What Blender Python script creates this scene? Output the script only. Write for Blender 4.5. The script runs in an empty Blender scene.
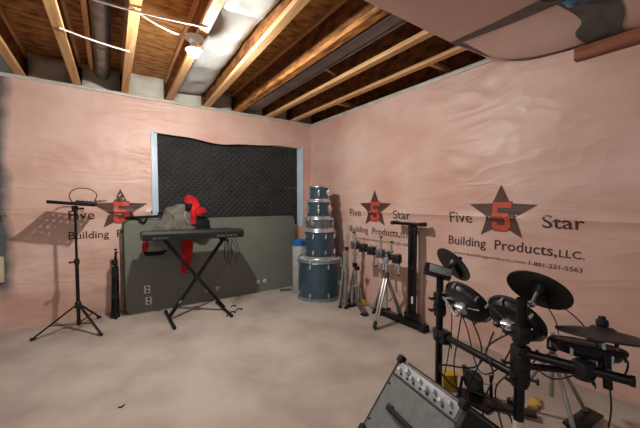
import bpy, bmesh, math, random
from mathutils import Vector, Matrix, noise
random.seed(7)
S = bpy.context.scene
COL = S.collection
PI = math.pi
V = Vector

# ------------------------------------------------------------------ materials
def lin(c):
    def f(v):
        v /= 255.0
        return v / 12.92 if v <= 0.04045 else ((v + 0.055) / 1.055) ** 2.4
    return (f(c[0]), f(c[1]), f(c[2]), 1.0)

def M(name, rgb, rough=0.6, metal=0.0, rgb2=None, scale=6.0, stretch=(1, 1, 1), bump=0.0, bscale=None,
      detail=4.0, spec=0.5, lo=0.35, hi=0.65, coat=0.0):
    m = bpy.data.materials.new(name); m.use_nodes = True
    nt = m.node_tree; N = nt.nodes; L = nt.links
    b = N['Principled BSDF']
    b.inputs['Roughness'].default_value = rough
    b.inputs['Metallic'].default_value = metal
    b.inputs['Specular IOR Level'].default_value = spec
    if coat: b.inputs['Coat Weight'].default_value = coat
    tc = N.new('ShaderNodeTexCoord'); mp = N.new('ShaderNodeMapping')
    mp.inputs['Scale'].default_value = stretch
    L.new(tc.outputs['Object'], mp.inputs['Vector'])
    if rgb2 is None:
        rgb2 = tuple(max(0, v * 0.88) for v in rgb)
    nz = N.new('ShaderNodeTexNoise'); nz.inputs['Scale'].default_value = scale
    nz.inputs['Detail'].default_value = detail
    L.new(mp.outputs[0], nz.inputs['Vector'])
    cr = N.new('ShaderNodeValToRGB')
    cr.color_ramp.elements[0].position = lo; cr.color_ramp.elements[0].color = lin(rgb2)
    cr.color_ramp.elements[1].position = hi; cr.color_ramp.elements[1].color = lin(rgb)
    L.new(nz.outputs['Fac'], cr.inputs['Fac']); L.new(cr.outputs['Color'], b.inputs['Base Color'])
    if bump:
        n2 = N.new('ShaderNodeTexNoise'); n2.inputs['Scale'].default_value = bscale or scale * 4
        n2.inputs['Detail'].default_value = 3
        L.new(mp.outputs[0], n2.inputs['Vector'])
        bp = N.new('ShaderNodeBump'); bp.inputs['Strength'].default_value = bump
        bp.inputs['Distance'].default_value = 0.01
        L.new(n2.outputs['Fac'], bp.inputs['Height']); L.new(bp.outputs['Normal'], b.inputs['Normal'])
    return m

def mix_over(m, rgb, build_mask):
    """lay a second colour over a material where build_mask(nodes, links, texcoord) says so"""
    nt = m.node_tree; N = nt.nodes; L = nt.links
    b = N['Principled BSDF']; src = b.inputs['Base Color'].links[0].from_socket
    mx = N.new('ShaderNodeMix'); mx.data_type = 'RGBA'
    L.new(src, mx.inputs[6]); mx.inputs[7].default_value = lin(rgb)
    tc = [n for n in N if n.type == 'TEX_COORD'][0]
    L.new(build_mask(N, L, tc), mx.inputs[0]); L.new(mx.outputs[2], b.inputs['Base Color'])

def make_wall_mat(name, grey_strip):
    m = M(name, (226, 196, 183), 0.42, 0, (211, 167, 151), 1.5, (1, 1, 1.6), 0, detail=6, spec=0.4, lo=0.34, hi=0.68)  # mottled pink film; the whiter blotches also put its sheen into the colour
    nt = m.node_tree; N = nt.nodes; L = nt.links; b = N['Principled BSDF']
    tc = [n for n in N if n.type == 'TEX_COORD'][0]
    # film wrinkles: noise stretched along the sheet, distorted
    mp = N.new('ShaderNodeMapping'); mp.inputs['Scale'].default_value = (0.9, 0.9, 2.6)
    mp.inputs['Rotation'].default_value = (0.18, -0.12, 0)
    L.new(tc.outputs['Object'], mp.inputs['Vector'])
    nz = N.new('ShaderNodeTexNoise'); nz.inputs['Scale'].default_value = 1.7; nz.inputs['Detail'].default_value = 2.2
    nz.inputs['Distortion'].default_value = 0.9
    L.new(mp.outputs[0], nz.inputs['Vector'])
    ma = N.new('ShaderNodeMath'); ma.operation = 'SUBTRACT'; ma.inputs[1].default_value = 0.5
    L.new(nz.outputs['Fac'], ma.inputs[0])
    ab = N.new('ShaderNodeMath'); ab.operation = 'ABSOLUTE'; L.new(ma.outputs[0], ab.inputs[0])
    pw = N.new('ShaderNodeMath'); pw.operation = 'POWER'; pw.inputs[1].default_value = 0.75
    L.new(ab.outputs[0], pw.inputs[0])
    bp = N.new('ShaderNodeBump'); bp.inputs['Strength'].default_value = 0.42; bp.inputs['Distance'].default_value = 0.03
    bp.invert = True
    L.new(pw.outputs[0], bp.inputs['Height']); L.new(bp.outputs['Normal'], b.inputs['Normal'])
    if grey_strip:
        def mask(N, L, tc):
            sx = N.new('ShaderNodeSeparateXYZ'); L.new(tc.outputs['Object'], sx.inputs[0])
            n = N.new('ShaderNodeTexNoise'); n.inputs['Scale'].default_value = 2.2; n.inputs['Detail'].default_value = 4
            L.new(tc.outputs['Object'], n.inputs['Vector'])
            a = N.new('ShaderNodeMath'); a.operation = 'MULTIPLY_ADD'; a.inputs[1].default_value = 0.26; a.inputs[2].default_value = -0.13
            L.new(n.outputs['Fac'], a.inputs[0])
            a2 = N.new('ShaderNodeMath'); a2.operation = 'ADD'
            L.new(a.outputs[0], a2.inputs[0]); L.new(sx.outputs['X'], a2.inputs[1])
            r = N.new('ShaderNodeMapRange'); r.inputs[1].default_value = -0.80; r.inputs[2].default_value = -0.72
            r.inputs[3].default_value = 1; r.inputs[4].default_value = 0
            L.new(a2.outputs[0], r.inputs[0])
            z = N.new('ShaderNodeMapRange'); z.inputs[1].default_value = 0.30; z.inputs[2].default_value = 0.50
            a3 = N.new('ShaderNodeMath'); a3.operation = 'ADD'
            L.new(a.outputs[0], a3.inputs[0]); L.new(sx.outputs['Z'], a3.inputs[1]); L.new(a3.outputs[0], z.inputs[0])
            mu = N.new('ShaderNodeMath'); mu.operation = 'MULTIPLY'
            L.new(r.outputs[0], mu.inputs[0]); L.new(z.outputs[0], mu.inputs[1])
            return mu.outputs[0]
        mix_over(m, (92, 96, 94), mask)
    return m

MAT = dict(
    wall_b=make_wall_mat('pink_insulation_film_back', True),
    wall_r=make_wall_mat('pink_insulation_film_right', False),
    floor=M('dusty_concrete', (186, 174, 164), 0.8, 0, (162, 147, 138), 2.6, (1, 1, 1), 0.12, 60, detail=10, spec=0.25, lo=.3, hi=.62),
    osb=M('osb_subfloor', (204, 154, 96), 0.75, 0, (140, 92, 52), 8, (1.0, 2.4, 1), 0.3, 30, detail=7, spec=0.2, lo=0.36, hi=0.62),
    web=M('osb_web', (156, 106, 64), 0.75, 0, (100, 62, 34), 9, (1, 0.8, 1.6), 0.3, 40, detail=7, spec=0.2, lo=0.38, hi=0.62),
    flange=M('pine_flange', (224, 184, 134), 0.6, 0, (196, 146, 94), 4, (10, 0.6, 10), 0.1, 30, detail=5, spec=0.3),
    flange_o=M('orange_flange', (214, 150, 84), 0.65, 0, (120, 68, 30), 7, (4, 1.0, 4), 0.5, 30, detail=6, spec=0.3),
    pine=M('pine_block', (206, 160, 112), 0.6, 0, (176, 126, 82), 6, (1, 6, 6), 0.1),
    board=M('brown_board', (150, 92, 62), 0.6, 0, (116, 66, 42), 4, (8, 0.8, 8), 0.1),
    batt=M('white_batt', (206, 210, 208), 0.85, 0, (182, 186, 184), 5, (1, 1, 1), 0.5, 16, spec=0.2),
    batt_dull=M('cream_rim_batt', (232, 231, 220), 0.85, 0, (212, 210, 198), 5, (1, 1, 1), 0.5, 16, spec=0.2),
    plastic_clear=M('milky_plastic_edge', (205, 203, 192), 0.4, 0, (184, 180, 168), 8, (1, 1, 1), 0.3, 20),
    duct=M('grey_duct_metal', (150, 148, 146), 0.4, 0.4, (112, 110, 110), 9, (1, 1, 1), 0.1, 20),
    duct_d=M('dark_duct_metal', (124, 122, 122), 0.42, 0.3, (96, 94, 94), 4, (1, 1, 1), 0.05, 20),
    sheet=M('pink_ceiling_film', (214, 184, 174), 0.45, 0, (202, 168, 156), 1.8, (1, 1, 1), 0.25, 5, detail=5, spec=0.4),
    tape=M('grey_duct_tape', (92, 88, 85), 0.5, 0.0, (76, 72, 70), 14, (1, 1, 1), 0.15, 40),
    blue_bag=M('teal_plastic', (62, 136, 168), 0.3, 0, (24, 70, 96), 14, (1, 1, 1), 0.4, 30),
    dark_hole=M('hole_darkness_black', (30, 32, 30), 0.35, 0, (14, 16, 14), 14, (1, 1, 1), 0.4, 30),
    vinyl=M('white_window_vinyl', (206, 224, 238), 0.4, 0, (190, 210, 226), 3),
    black=M('black_paint', (26, 26, 27), 0.42, 0, (18, 18, 19), 10),
    black_m=M('black_powder_metal', (30, 30, 32), 0.35, 0.4, (20, 20, 22), 10),
    rubber=M('black_rubber', (22, 22, 22), 0.75, 0, (14, 14, 14), 20, bump=0.1),
    cymbal=M('black_rubber_cymbal', (38, 36, 36), 0.5, 0, (28, 27, 27), 4, bump=0.05, bscale=90),
    padface=M('dark_grey_pad', (48, 48, 50), 0.65, 0, (38, 38, 40), 10, bump=0.1, bscale=120),
    chrome=M('chrome', (222, 224, 226), 0.26, 0.75, (204, 206, 208), 5),
    steel=M('satin_steel', (182, 180, 176), 0.4, 0.6, (160, 158, 154), 8),
    greym=M('grey_metal', (120, 120, 120), 0.4, 0.6, (98, 98, 98), 8),
    panel=M('grey_green_laminate', (118, 122, 112), 0.5, 0, (108, 112, 102), 1.5, bump=0.05, bscale=90),
    panel_edge=M('dark_edge_band', (56, 54, 48), 0.55, 0, (44, 42, 38), 8),
    white_p=M('white_plastic', (228, 224, 214), 0.4, 0, (214, 210, 200), 8),
    amp=M('grey_vinyl_covering', (122, 124, 122), 0.6, 0, (110, 112, 110), 30, bump=0.25, bscale=240),
    ampside=M('black_amp_side', (36, 36, 36), 0.6, 0, (28, 28, 28), 30, bump=0.2, bscale=240),
    grille=M('black_grille', (24, 24, 24), 0.6, 0, (14, 14, 14), 200, bump=0.4, bscale=300),
    silver=M('silver_panel', (168, 170, 172), 0.5, 0.15, (150, 152, 154), 12),
    knob_w=M('pale_knob', (206, 210, 216), 0.3, 0.2, (190, 194, 200), 12),
    drum=M('teal_drum_shell', (60, 86, 102), 0.3, 0.2, (46, 72, 88), 60, coat=0.6),
    drum_hoop=M('teal_drum_hoop', (150, 160, 164), 0.3, 0.5, (128, 138, 144), 30, coat=0.4),
    snare=M('silver_snare_shell', (136, 148, 156), 0.25, 0.7, (116, 128, 136), 20),
    head=M('coated_drum_head', (206, 208, 208), 0.5, 0, (190, 192, 192), 8),
    tub=M('white_tub', (186, 188, 182), 0.45, 0, (166, 168, 162), 8),
    blue=M('blue_lid', (40, 104, 170), 0.35, 0, (30, 88, 150), 8),
    jacket=M('grey_fleece', (118, 114, 106), 0.9, 0, (94, 91, 84), 14, bump=0.5, bscale=60, spec=0.2),
    jacket_l=M('light_grey_fleece', (150, 146, 136), 0.9, 0, (128, 124, 116), 14, bump=0.5, bscale=60, spec=0.2),
    red=M('red_lining', (206, 30, 36), 0.75, 0, (170, 18, 24), 10, bump=0.4, bscale=40, spec=0.3),
    blackcloth=M('black_cloth', (30, 30, 31), 0.9, 0, (20, 20, 21), 14, bump=0.5, bscale=50, spec=0.2),
    yellow=M('yellow_card', (202, 164, 30), 0.6, 0, (176, 140, 20), 10),
    yellow_c=M('yellow_cloth', (206, 178, 96), 0.8, 0, (180, 150, 70), 12, bump=0.4, bscale=60),
    beige=M('beige_plastic', (206, 196, 168), 0.5, 0, (190, 180, 152), 6),
    foam=M('black_foam_tile', (58, 59, 58), 0.85, 0, (48, 49, 48), 3, spec=0.25),
    ink=M('brown_black_ink', (78, 52, 46), 0.55, 0, (64, 42, 38), 8),
    ink_star=M('brown_star_ink', (98, 64, 58), 0.55, 0, (74, 48, 44), 30, (0.4, 0.4, 6)),
    ink_red=M('red_ink', (206, 84, 62), 0.5, 0, (186, 66, 48), 8),
    ink_faint=M('faded_ink', (128, 92, 80), 0.55, 0, (110, 78, 68), 30),
    cable_w=M('white_cable', (220, 214, 204), 0.5, 0, (204, 196, 186), 10),
    cable_b=M('black_cable', (26, 24, 24), 0.5, 0, (18, 17, 17), 10),
    cable_r=M('dull_red_cable', (110, 46, 40), 0.5, 0, (90, 36, 32), 10),
    gkey=M('dark_grey_keyboard', (40, 41, 42), 0.4, 0, (32, 33, 34), 10),
    blackglass=M('module_screen', (150, 158, 158), 0.35, 0, (92, 100, 100), 10),
    ceramic=M('white_ceramic', (232, 230, 224), 0.3, 0, (220, 218, 212), 8),
)
def foam_pattern():
    m = MAT['foam']; nt = m.node_tree; N = nt.nodes; L = nt.links; b = N['Principled BSDF']
    tc = [n for n in N if n.type == 'TEX_COORD'][0]
    sx = N.new('ShaderNodeSeparateXYZ'); L.new(tc.outputs['Object'], sx.inputs[0])
    def sine(op):
        a = N.new('ShaderNodeMath'); a.operation = op
        L.new(sx.outputs['X'], a.inputs[0]); L.new(sx.outputs['Z'], a.inputs[1])
        k = N.new('ShaderNodeMath'); k.operation = 'MULTIPLY'; k.inputs[1].default_value = 2 * PI / 0.075
        L.new(a.outputs[0], k.inputs[0])
        s_ = N.new('ShaderNodeMath'); s_.operation = 'SINE'; L.new(k.outputs[0], s_.inputs[0])
        return s_
    a, c = sine('ADD'), sine('SUBTRACT')
    mu = N.new('ShaderNodeMath'); mu.operation = 'MAXIMUM'
    L.new(a.outputs[0], mu.inputs[0]); L.new(c.outputs[0], mu.inputs[1])
    bp = N.new('ShaderNodeBump'); bp.inputs['Strength'].default_value = 0.9; bp.inputs['Distance'].default_value = 0.007
    L.new(mu.outputs[0], bp.inputs['Height']); L.new(bp.outputs['Normal'], b.inputs['Normal'])
foam_pattern()
m = bpy.data.materials.new('glowing_bulb'); m.use_nodes = True
b_ = m.node_tree.nodes['Principled BSDF']
b_.inputs['Base Color'].default_value = (1, .95, .88, 1)
b_.inputs['Emission Color'].default_value = (1.0, 0.96, 0.90, 1)
b_.inputs['Emission Strength'].default_value = 1900.0
MAT['bulb'] = m

# ------------------------------------------------------------------ object helpers
ORIGIN = {}
def thing(name, label, cat, loc=(0, 0, 0), group=None):
    o = bpy.data.objects.new(name, None); COL.objects.link(o)
    o.location = loc; o.empty_display_size = 0.05
    o['label'] = label; o['category'] = cat
    if group: o['group'] = group
    ORIGIN[o] = V(loc)
    return o

def tag(o, label, cat, group=None):
    o['label'] = label; o['category'] = cat
    if group: o['group'] = group
    return o

def obj(name, bm, mat, parent=None, smooth=True, origin=None):
    """shapes are given in world coordinates; the mesh is stored relative to its thing's base"""
    if parent is not None:
        org = ORIGIN[parent]
    elif origin is not None:
        org = V(origin)
    else:
        bm.verts.ensure_lookup_table()
        lo = V([min(v.co[i] for v in bm.verts) for i in range(3)]); hi = V([max(v.co[i] for v in bm.verts) for i in range(3)])
        org = V(((lo.x + hi.x) / 2, (lo.y + hi.y) / 2, lo.z))
    for v in bm.verts: v.co -= org
    bmesh.ops.recalc_face_normals(bm, faces=bm.faces)
    me = bpy.data.meshes.new(name); bm.to_mesh(me); bm.free()
    me.materials.append(MAT[mat] if isinstance(mat, str) else mat)
    if smooth:
        try: me.shade_smooth()
        except Exception:
            for p in me.polygons: p.use_smooth = True
        try: me.set_sharp_from_angle(angle=math.radians(38))
        except Exception: pass
    o = bpy.data.objects.new(name, me); COL.objects.link(o)
    if parent is not None: o.parent = parent
    else: o.location = org
    ORIGIN[o] = org
    return o

def struct(name, bm, mat, parent=None, smooth=True, origin=None):
    o = obj(name, bm, mat, parent, smooth, origin)
    if parent is None: o['kind'] = 'structure'
    return o

def B(): return bmesh.new()

def frame_of(n, up=None):
    n = V(n).normalized()
    u = V(up) if up else (V((0, 0, 1)) if abs(n.z) < 0.95 else V((1, 0, 0)))
    x = u.cross(n).normalized(); y = n.cross(x).normalized()
    return x, y, n

def box(bm, c, s, axes=None, bev=0.0):
    ax = axes or (V((1, 0, 0)), V((0, 1, 0)), V((0, 0, 1)))
    c = V(c); vs = []
    for dx in (-.5, .5):
        for dy in (-.5, .5):
            for dz in (-.5, .5):
                vs.append(bm.verts.new(c + ax[0] * s[0] * dx + ax[1] * s[1] * dy + ax[2] * s[2] * dz))
    fs = [bm.faces.new([vs[i] for i in q]) for q in ((0, 1, 3, 2), (4, 6, 7, 5), (0, 4, 5, 1), (2, 3, 7, 6), (0, 2, 6, 4), (1, 5, 7, 3))]
    if bev:
        bmesh.ops.recalc_face_normals(bm, faces=fs)
        es = list({e for f in fs for e in f.edges})
        bmesh.ops.bevel(bm, geom=es, offset=bev, segments=2, affect='EDGES', profile=0.5)
    return bm

def boxr(bm, x0, x1, y0, y1, z0, z1, bev=0.0):
    return box(bm, ((x0 + x1) / 2, (y0 + y1) / 2, (z0 + z1) / 2), (x1 - x0, y1 - y0, z1 - z0), None, bev)

def tube(bm, pts, r, seg=10, caps=True):
    pts = [V(p) for p in pts]; rr = r if isinstance(r, (list, tuple)) else [r] * len(pts)
    rings = []; prev = None
    for i, p in enumerate(pts):
        if i == 0: t = pts[1] - pts[0]
        elif i == len(pts) - 1: t = pts[-1] - pts[-2]
        else: t = (pts[i + 1] - p).normalized() + (p - pts[i - 1]).normalized()
        t.normalize()
        if prev is None:
            x, y, _ = frame_of(t)
        else:
            x = prev - t * prev.dot(t)
            if x.length < 1e-6: x = frame_of(t)[0]
            x.normalize(); y = t.cross(x)
        prev = x
        rings.append([bm.verts.new(p + (x * math.cos(a) + y * math.sin(a)) * rr[i]) for a in [2 * PI * k / seg for k in range(seg)]])
    for a, b in zip(rings, rings[1:]):
        for k in range(seg):
            bm.faces.new((a[k], a[(k + 1) % seg], b[(k + 1) % seg], b[k]))
    if caps:
        bm.faces.new(rings[0][::-1]); bm.faces.new(rings[-1])
    return bm

def flatbar(bm, p0, p1, w, t, up=(0, 0, 1), bev=0.0):
    p0, p1 = V(p0), V(p1); d = p1 - p0; n = d.normalized()
    x, y, _ = frame_of(n, up)
    return box(bm, (p0 + p1) / 2, (w, t, d.length), (x, y, n), bev)

def lathe(bm, c, n, prof, seg=32, close=False):
    x, y, n = frame_of(n); c = V(c); rings = []
    for r, h in prof:
        if r < 1e-5: rings.append([bm.verts.new(c + n * h)])
        else: rings.append([bm.verts.new(c + n * h + (x * math.cos(2 * PI * k / seg) + y * math.sin(2 * PI * k / seg)) * r) for k in range(seg)])
    pairs = list(zip(rings, rings[1:]))
    if close: pairs.append((rings[-1], rings[0]))
    for a, b in pairs:
        for k in range(seg):
            k2 = (k + 1) % seg
            if len(a) == 1 and len(b) == 1: continue
            if len(a) == 1: bm.faces.new((a[0], b[k], b[k2]))
            elif len(b) == 1: bm.faces.new((a[k], a[k2], b[0]))
            else: bm.faces.new((a[k], a[k2], b[k2], b[k]))
    return bm

def ring(bm, c, n, R, r, seg=40, s2=8, flat=1.0):
    return lathe(bm, c, n, [(R + r * math.cos(2 * PI * k / s2), r * flat * math.sin(2 * PI * k / s2)) for k in range(s2)], seg, True)

def ball(bm, c, r, sx=1, sy=1, sz=1, sub=2):
    res = bmesh.ops.create_icosphere(bm, subdivisions=sub, radius=1)
    for v in res['verts']: v.co = V((v.co.x * r * sx, v.co.y * r * sy, v.co.z * r * sz)) + V(c)
    return bm

def prism(bm, poly, to3, h0, h1):
    a = [bm.verts.new(to3(p[0], p[1], h0)) for p in poly]; b = [bm.verts.new(to3(p[0], p[1], h1)) for p in poly]
    n = len(poly)
    bm.faces.new(a[::-1]); bm.faces.new(b)
    for i in range(n): bm.faces.new((a[i], a[(i + 1) % n], b[(i + 1) % n], b[i]))
    return bm

def loft(bm, rings, seg=20, amp=0.012, fr=14, seed=0):
    """soft heap of cloth: rings (z, x0, x1, y, half depth)"""
    # densify
    dense = []
    for a, b in zip(rings, rings[1:]):
        for k in range(4):
            t = k / 4; dense.append([a[i] * (1 - t) + b[i] * t for i in range(5)])
    dense.append(list(rings[-1])); R = []
    for z, x0, x1, y, d in dense:
        cx, hw = (x0 + x1) / 2, (x1 - x0) / 2; row = []
        for k in range(seg):
            a = 2 * PI * k / seg
            p = V((cx + hw * math.cos(a), y + d * math.sin(a), z))
            w = noise.noise(V((p.x * fr + seed, p.y * fr * .6, p.z * fr * .55)))
            p += V((math.cos(a), math.sin(a), 0.3)) * amp * w
            row.append(bm.verts.new(p))
        R.append(row)
    for a, b in zip(R, R[1:]):
        for k in range(seg): bm.faces.new((a[k], a[(k + 1) % seg], b[(k + 1) % seg], b[k]))
    bm.faces.new(R[0][::-1]); bm.faces.new(R[-1])
    return bm

def spline(pts, n=8):
    pts = [V(p) for p in pts]; out = []
    P = [pts[0] * 2 - pts[1]] + pts + [pts[-1] * 2 - pts[-2]]
    for i in range(1, len(P) - 2):
        p0, p1, p2, p3 = P[i - 1:i + 3]
        for k in range(n):
            t = k / n
            out.append(0.5 * ((2 * p1) + (p2 - p0) * t + (2 * p0 - 5 * p1 + 4 * p2 - p3) * t * t + (3 * p1 - p0 - 3 * p2 + p3) * t ** 3))
    out.append(pts[-1]); return out

# ------------------------------------------------------------------ camera
CAM_H = 1.265; YAW = math.radians(34.6); PITCH = math.atan(13 / 309.0)
cd = bpy.data.cameras.new('camera'); cam = bpy.data.objects.new('camera', cd); COL.objects.link(cam)
cam.location = (0, 0, CAM_H); cam.rotation_euler = (PI / 2 - PITCH, 0, -YAW)
cd.sensor_width = 36; cd.lens = 309 / 640 * 36; cd.clip_start = 0.02
S.camera = cam
EYE = V((0, 0, CAM_H)); RIGHT = V((math.cos(YAW), -math.sin(YAW), 0))
UPV = V((math.sin(YAW) * math.sin(PITCH), math.cos(YAW) * math.sin(PITCH), math.cos(PITCH)))

def tilt(c, ang, ratio):
    """top normal of a disc at c that slopes as the photo shows it"""
    v = (EYE - V(c)).normalized(); a = math.radians(ang)
    m_ = RIGHT * math.sin(a) + UPV * math.cos(a); m_ -= v * m_.dot(v); m_.normalize()
    return (v * ratio + m_ * math.sqrt(1 - ratio * ratio)).normalized()

# ------------------------------------------------------------------ the room
BY, RX = 4.12, 2.67
bm = B(); boxr(bm, -3.2, 3.0, -3.0, 4.5, -0.08, 0.0); struct('floor', bm, 'floor', smooth=False)
bm = B(); boxr(bm, -3.2, 3.0, -3.0, 4.5, 2.755, 2.775); struct('ceiling', bm, 'osb', smooth=False)

def wrinkle(u, z, seed):
    a = noise.noise(V((u * 0.9 + seed, z * 1.0, seed))) * 0.012
    r1 = 1 - abs(noise.noise(V((u * 0.8 + z * 0.7 + seed, z * 3.2 - u * .5, seed + 3)))) * 2.2
    r2 = 1 - abs(noise.noise(V((u * 2.1 - z * 0.9 + seed, z * 4.6 + u * .6, seed + 7)))) * 2.2
    d = a + max(0, r1) ** 3 * 0.006 + max(0, r2) ** 3 * 0.004
    s = z - 1.135 - 0.02 * noise.noise(V((u * 1.4, seed, 2)))         # the lap where the two courses overlap
    d += 0.013 * math.exp(-(s / 0.018) ** 2) + (0.005 if s > 0 else 0)
    if z > 2.1:                                                        # pleats running down from the staples
        d += 0.004 * (z - 2.1) / .34 * (0.5 + 0.5 * math.sin(u * 46 + 3 * noise.noise(V((u * 2, z * 2, seed)))))
    for cu, cz in PULLS.get(seed, ()):                                  # creases fanning out from a staple
        du, dz = u - cu, z - cz; r = math.hypot(du, dz)
        if r < .9: d += 0.006 * math.exp(-r / .3) * min(1, r / .06) * math.sin(15 * math.atan2(dz, du) + 2 * noise.noise(V((u * 3, z * 3, 1))))
    return 0.012 + max(-.008, d)
PULLS = {9.3: ((1.74, 1.84), (3.0, 2.0), (.5, 2.2)), 1.7: ((.05, 1.42), (-.6, 1.9), (-.35, .6))}

def wall_sheet(u0, u1, z0, z1, to3, holes=None, step=0.035):
    us = set([u0, u1]); zs = set([z0, z1])
    n = int((u1 - u0) / step); us |= {u0 + (u1 - u0) * k / n for k in range(n + 1)}
    n = int((z1 - z0) / step); zs |= {z0 + (z1 - z0) * k / n for k in range(n + 1)}
    if holes:
        us = {u for u in us if abs(u - holes[0]) > .015 and abs(u - holes[1]) > .015} | {holes[0], holes[1]}
        zs = {z for z in zs if abs(z - holes[2]) > .015 and abs(z - holes[3]) > .015} | {holes[2], holes[3]}
    us = sorted(us); zs = sorted(zs); bm = B(); g = {}
    for i, u in enumerate(us):
        for j, z in enumerate(zs): g[i, j] = bm.verts.new(to3(u, z))
    for i in range(len(us) - 1):
        for j in range(len(zs) - 1):
            cu, cz = (us[i] + us[i + 1]) / 2, (zs[j] + zs[j + 1]) / 2
            if holes and holes[0] < cu < holes[1] and holes[2] < cz < holes[3]: continue
            bm.faces.new((g[i, j], g[i + 1, j], g[i + 1, j + 1], g[i, j + 1]))
    loose = [v for v in bm.verts if not v.link_faces]
    bmesh.ops.delete(bm, geom=loose, context='VERTS')
    return bm

WIN = (0.44, 2.50, 0.88, 2.075)
def back3(u, z):
    zz = z
    if WIN[0] < u < WIN[1] and 1.9 < z < 2.3:                          # insulation sagging over the opening
        t = (u - WIN[0]) / (WIN[1] - WIN[0]); w = max(0, 1 - abs(z - WIN[3]) / .2)
        zz -= w * (0.062 * math.exp(-((t - .40) / .24) ** 2) + 0.006 * math.sin(t * 21))
    return V((u, BY - wrinkle(u, z, 1.7) + 0.05 * max(0, 0.35 - z) / .35, zz))
def right3(u, z):                                                      # u is distance from the corner
    return V((RX - wrinkle(u, z, 9.3), BY - u, z))
wb = struct('wall_back', wall_sheet(-3.2, 2.67, 0, 2.445, back3, WIN), 'wall_b', origin=(0, BY, 0))
wr = struct('wall_right', wall_sheet(0, 6.6, 0, 2.44, right3), 'wall_r', origin=(RX, 0, 0))

# printing on the insulation facing
def text_mesh(s, size, weight=0.0):
    cu = bpy.data.curves.new('t', 'FONT'); cu.body = s; cu.size = size; cu.resolution_u = 3; cu.offset = weight
    o = bpy.data.objects.new('t', cu); COL.objects.link(o)
    me = bpy.data.meshes.new_from_object(o.evaluated_get(bpy.context.evaluated_depsgraph_get()))
    bpy.data.objects.remove(o)
    bm = B(); bm.from_mesh(me); bpy.data.meshes.remove(me)
    return bm

def printed(bm, name, mat, parent, to3, off=0.0035):
    es = [e for e in bm.edges if e.calc_length() > 0.03]
    for _ in range(3):
        es = [e for e in bm.edges if e.calc_length() > 0.03]
        if not es: break
        bmesh.ops.subdivide_edges(bm, edges=es, cuts=1)
        bmesh.ops.triangulate(bm, faces=[f for f in bm.faces if len(f.verts) > 3])
    for v in bm.verts:
        p = to3(v.co.x, v.co.y)
        v.co = p
    nrm = V((0, -1, 0)) if to3 is back3 else V((-1, 0, 0))
    for v in bm.verts: v.co += nrm * off
    return obj(name, bm, mat, parent, smooth=False)

def words(s, u0, u1, z, h, mat, parent, to3, name):
    bm = text_mesh(s, 1.0, .008 if mat == 'ink' else .004)
    xs = [v.co.x for v in bm.verts]
    lo, hi = min(xs), max(xs); cap = 0.729 if any(c.isupper() or c.isdigit() or c in 'bdhkl' for c in s) else 0.52
    for v in bm.verts:
        v.co = V((u0 + (v.co.x - lo) / (hi - lo) * (u1 - u0), z + v.co.y / cap * h, 0))
    return printed(bm, name, mat, parent, to3)

def star_poly(c, zc, R, r):
    pts = []
    for k in range(10):
        a = PI / 2 + k * PI / 5; q = R if k % 2 == 0 else r
        pts.append((c + q * math.cos(a) * 1.18, zc + q * math.sin(a)))
    return pts

def star_bm(c, zc, R, r):
    bm = B(); ce = bm.verts.new((c, zc, 0)); vs = [bm.verts.new((p[0], p[1], 0)) for p in star_poly(c, zc, R, r)]
    for i in range(10): bm.faces.new((ce, vs[i], vs[(i + 1) % 10]))
    return bm

FIVE = [(-.5, 1), (.5, 1), (.5, .8), (-.22, .8), (-.22, .62), (.3, .62), (.5, .46), (.5, .16), (.3, 0), (-.34, 0), (-.5, .14), (-.5, .3), (-.22, .3), (-.22, .2), (.2, .2), (.2, .42), (-.5, .42)]
def five_bm(c, z0, w, h, grow=0.0):
    bm = B(); vs = [bm.verts.new((c + (p[0] + .06 * (p[1] - .5)) * w * (1 + grow), z0 + (.5 + (p[1] - .5) * (1 + grow * .7)) * h, 0)) for p in FIVE]
    f = bm.faces.new(vs); bmesh.ops.triangulate(bm, faces=[f]); return bm

def logo(c, parent, to3, upto=None, lettering='full'):
    """one repeat of the facing's print; c is the star's centre along the wall"""
    if lettering != 'star_word':
        printed(star_bm(c, 1.165, 0.235, 0.10), 'printed_star', 'ink_star', parent, to3)
        printed(five_bm(c + .005, 1.018, .150, .242, .03), 'printed_number_outline', 'ink', parent, to3, .0048)
        printed(five_bm(c + .005, 1.022, .145, .235), 'printed_number', 'ink_red', parent, to3, .006)
        words('Five', c - .455, c - .238, 1.072, .098, 'ink', parent, to3, 'printed_word')
    words('Star', c + .292, c + .54, 1.068, .098, 'ink', parent, to3, 'printed_word')
    if lettering == 'star_word': return
    words('Building', c - .462, c - .115, .866, .082, 'ink', parent, to3, 'printed_word')
    if lettering == 'short':
        words('P', c - .043, c + .01, .866, .082, 'ink', parent, to3, 'printed_word'); return
    words('Products,', c - .043, c + .388, .866, .082, 'ink', parent, to3, 'printed_word')
    words('LLC.', c + .400, c + .545, .866, .056, 'ink', parent, to3, 'printed_word')
    words('www.buildingproducts.com', c - .415, c + .19, .778, .026, 'ink_faint', parent, to3, 'printed_line')
    words('1-801-231-5563', c + .212, c + .535, .776, .032, 'ink', parent, to3, 'printed_line')

logo(0.128, wb, back3, lettering='short')
logo(-1.32, wb, back3, lettering='star_word')
words('own', -.12, .0, 1.245, .036, 'ink', wb, back3, 'printed_word')
logo(BY - 1.236, wr, right3)
logo(BY - 2.684, wr, right3)

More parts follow.
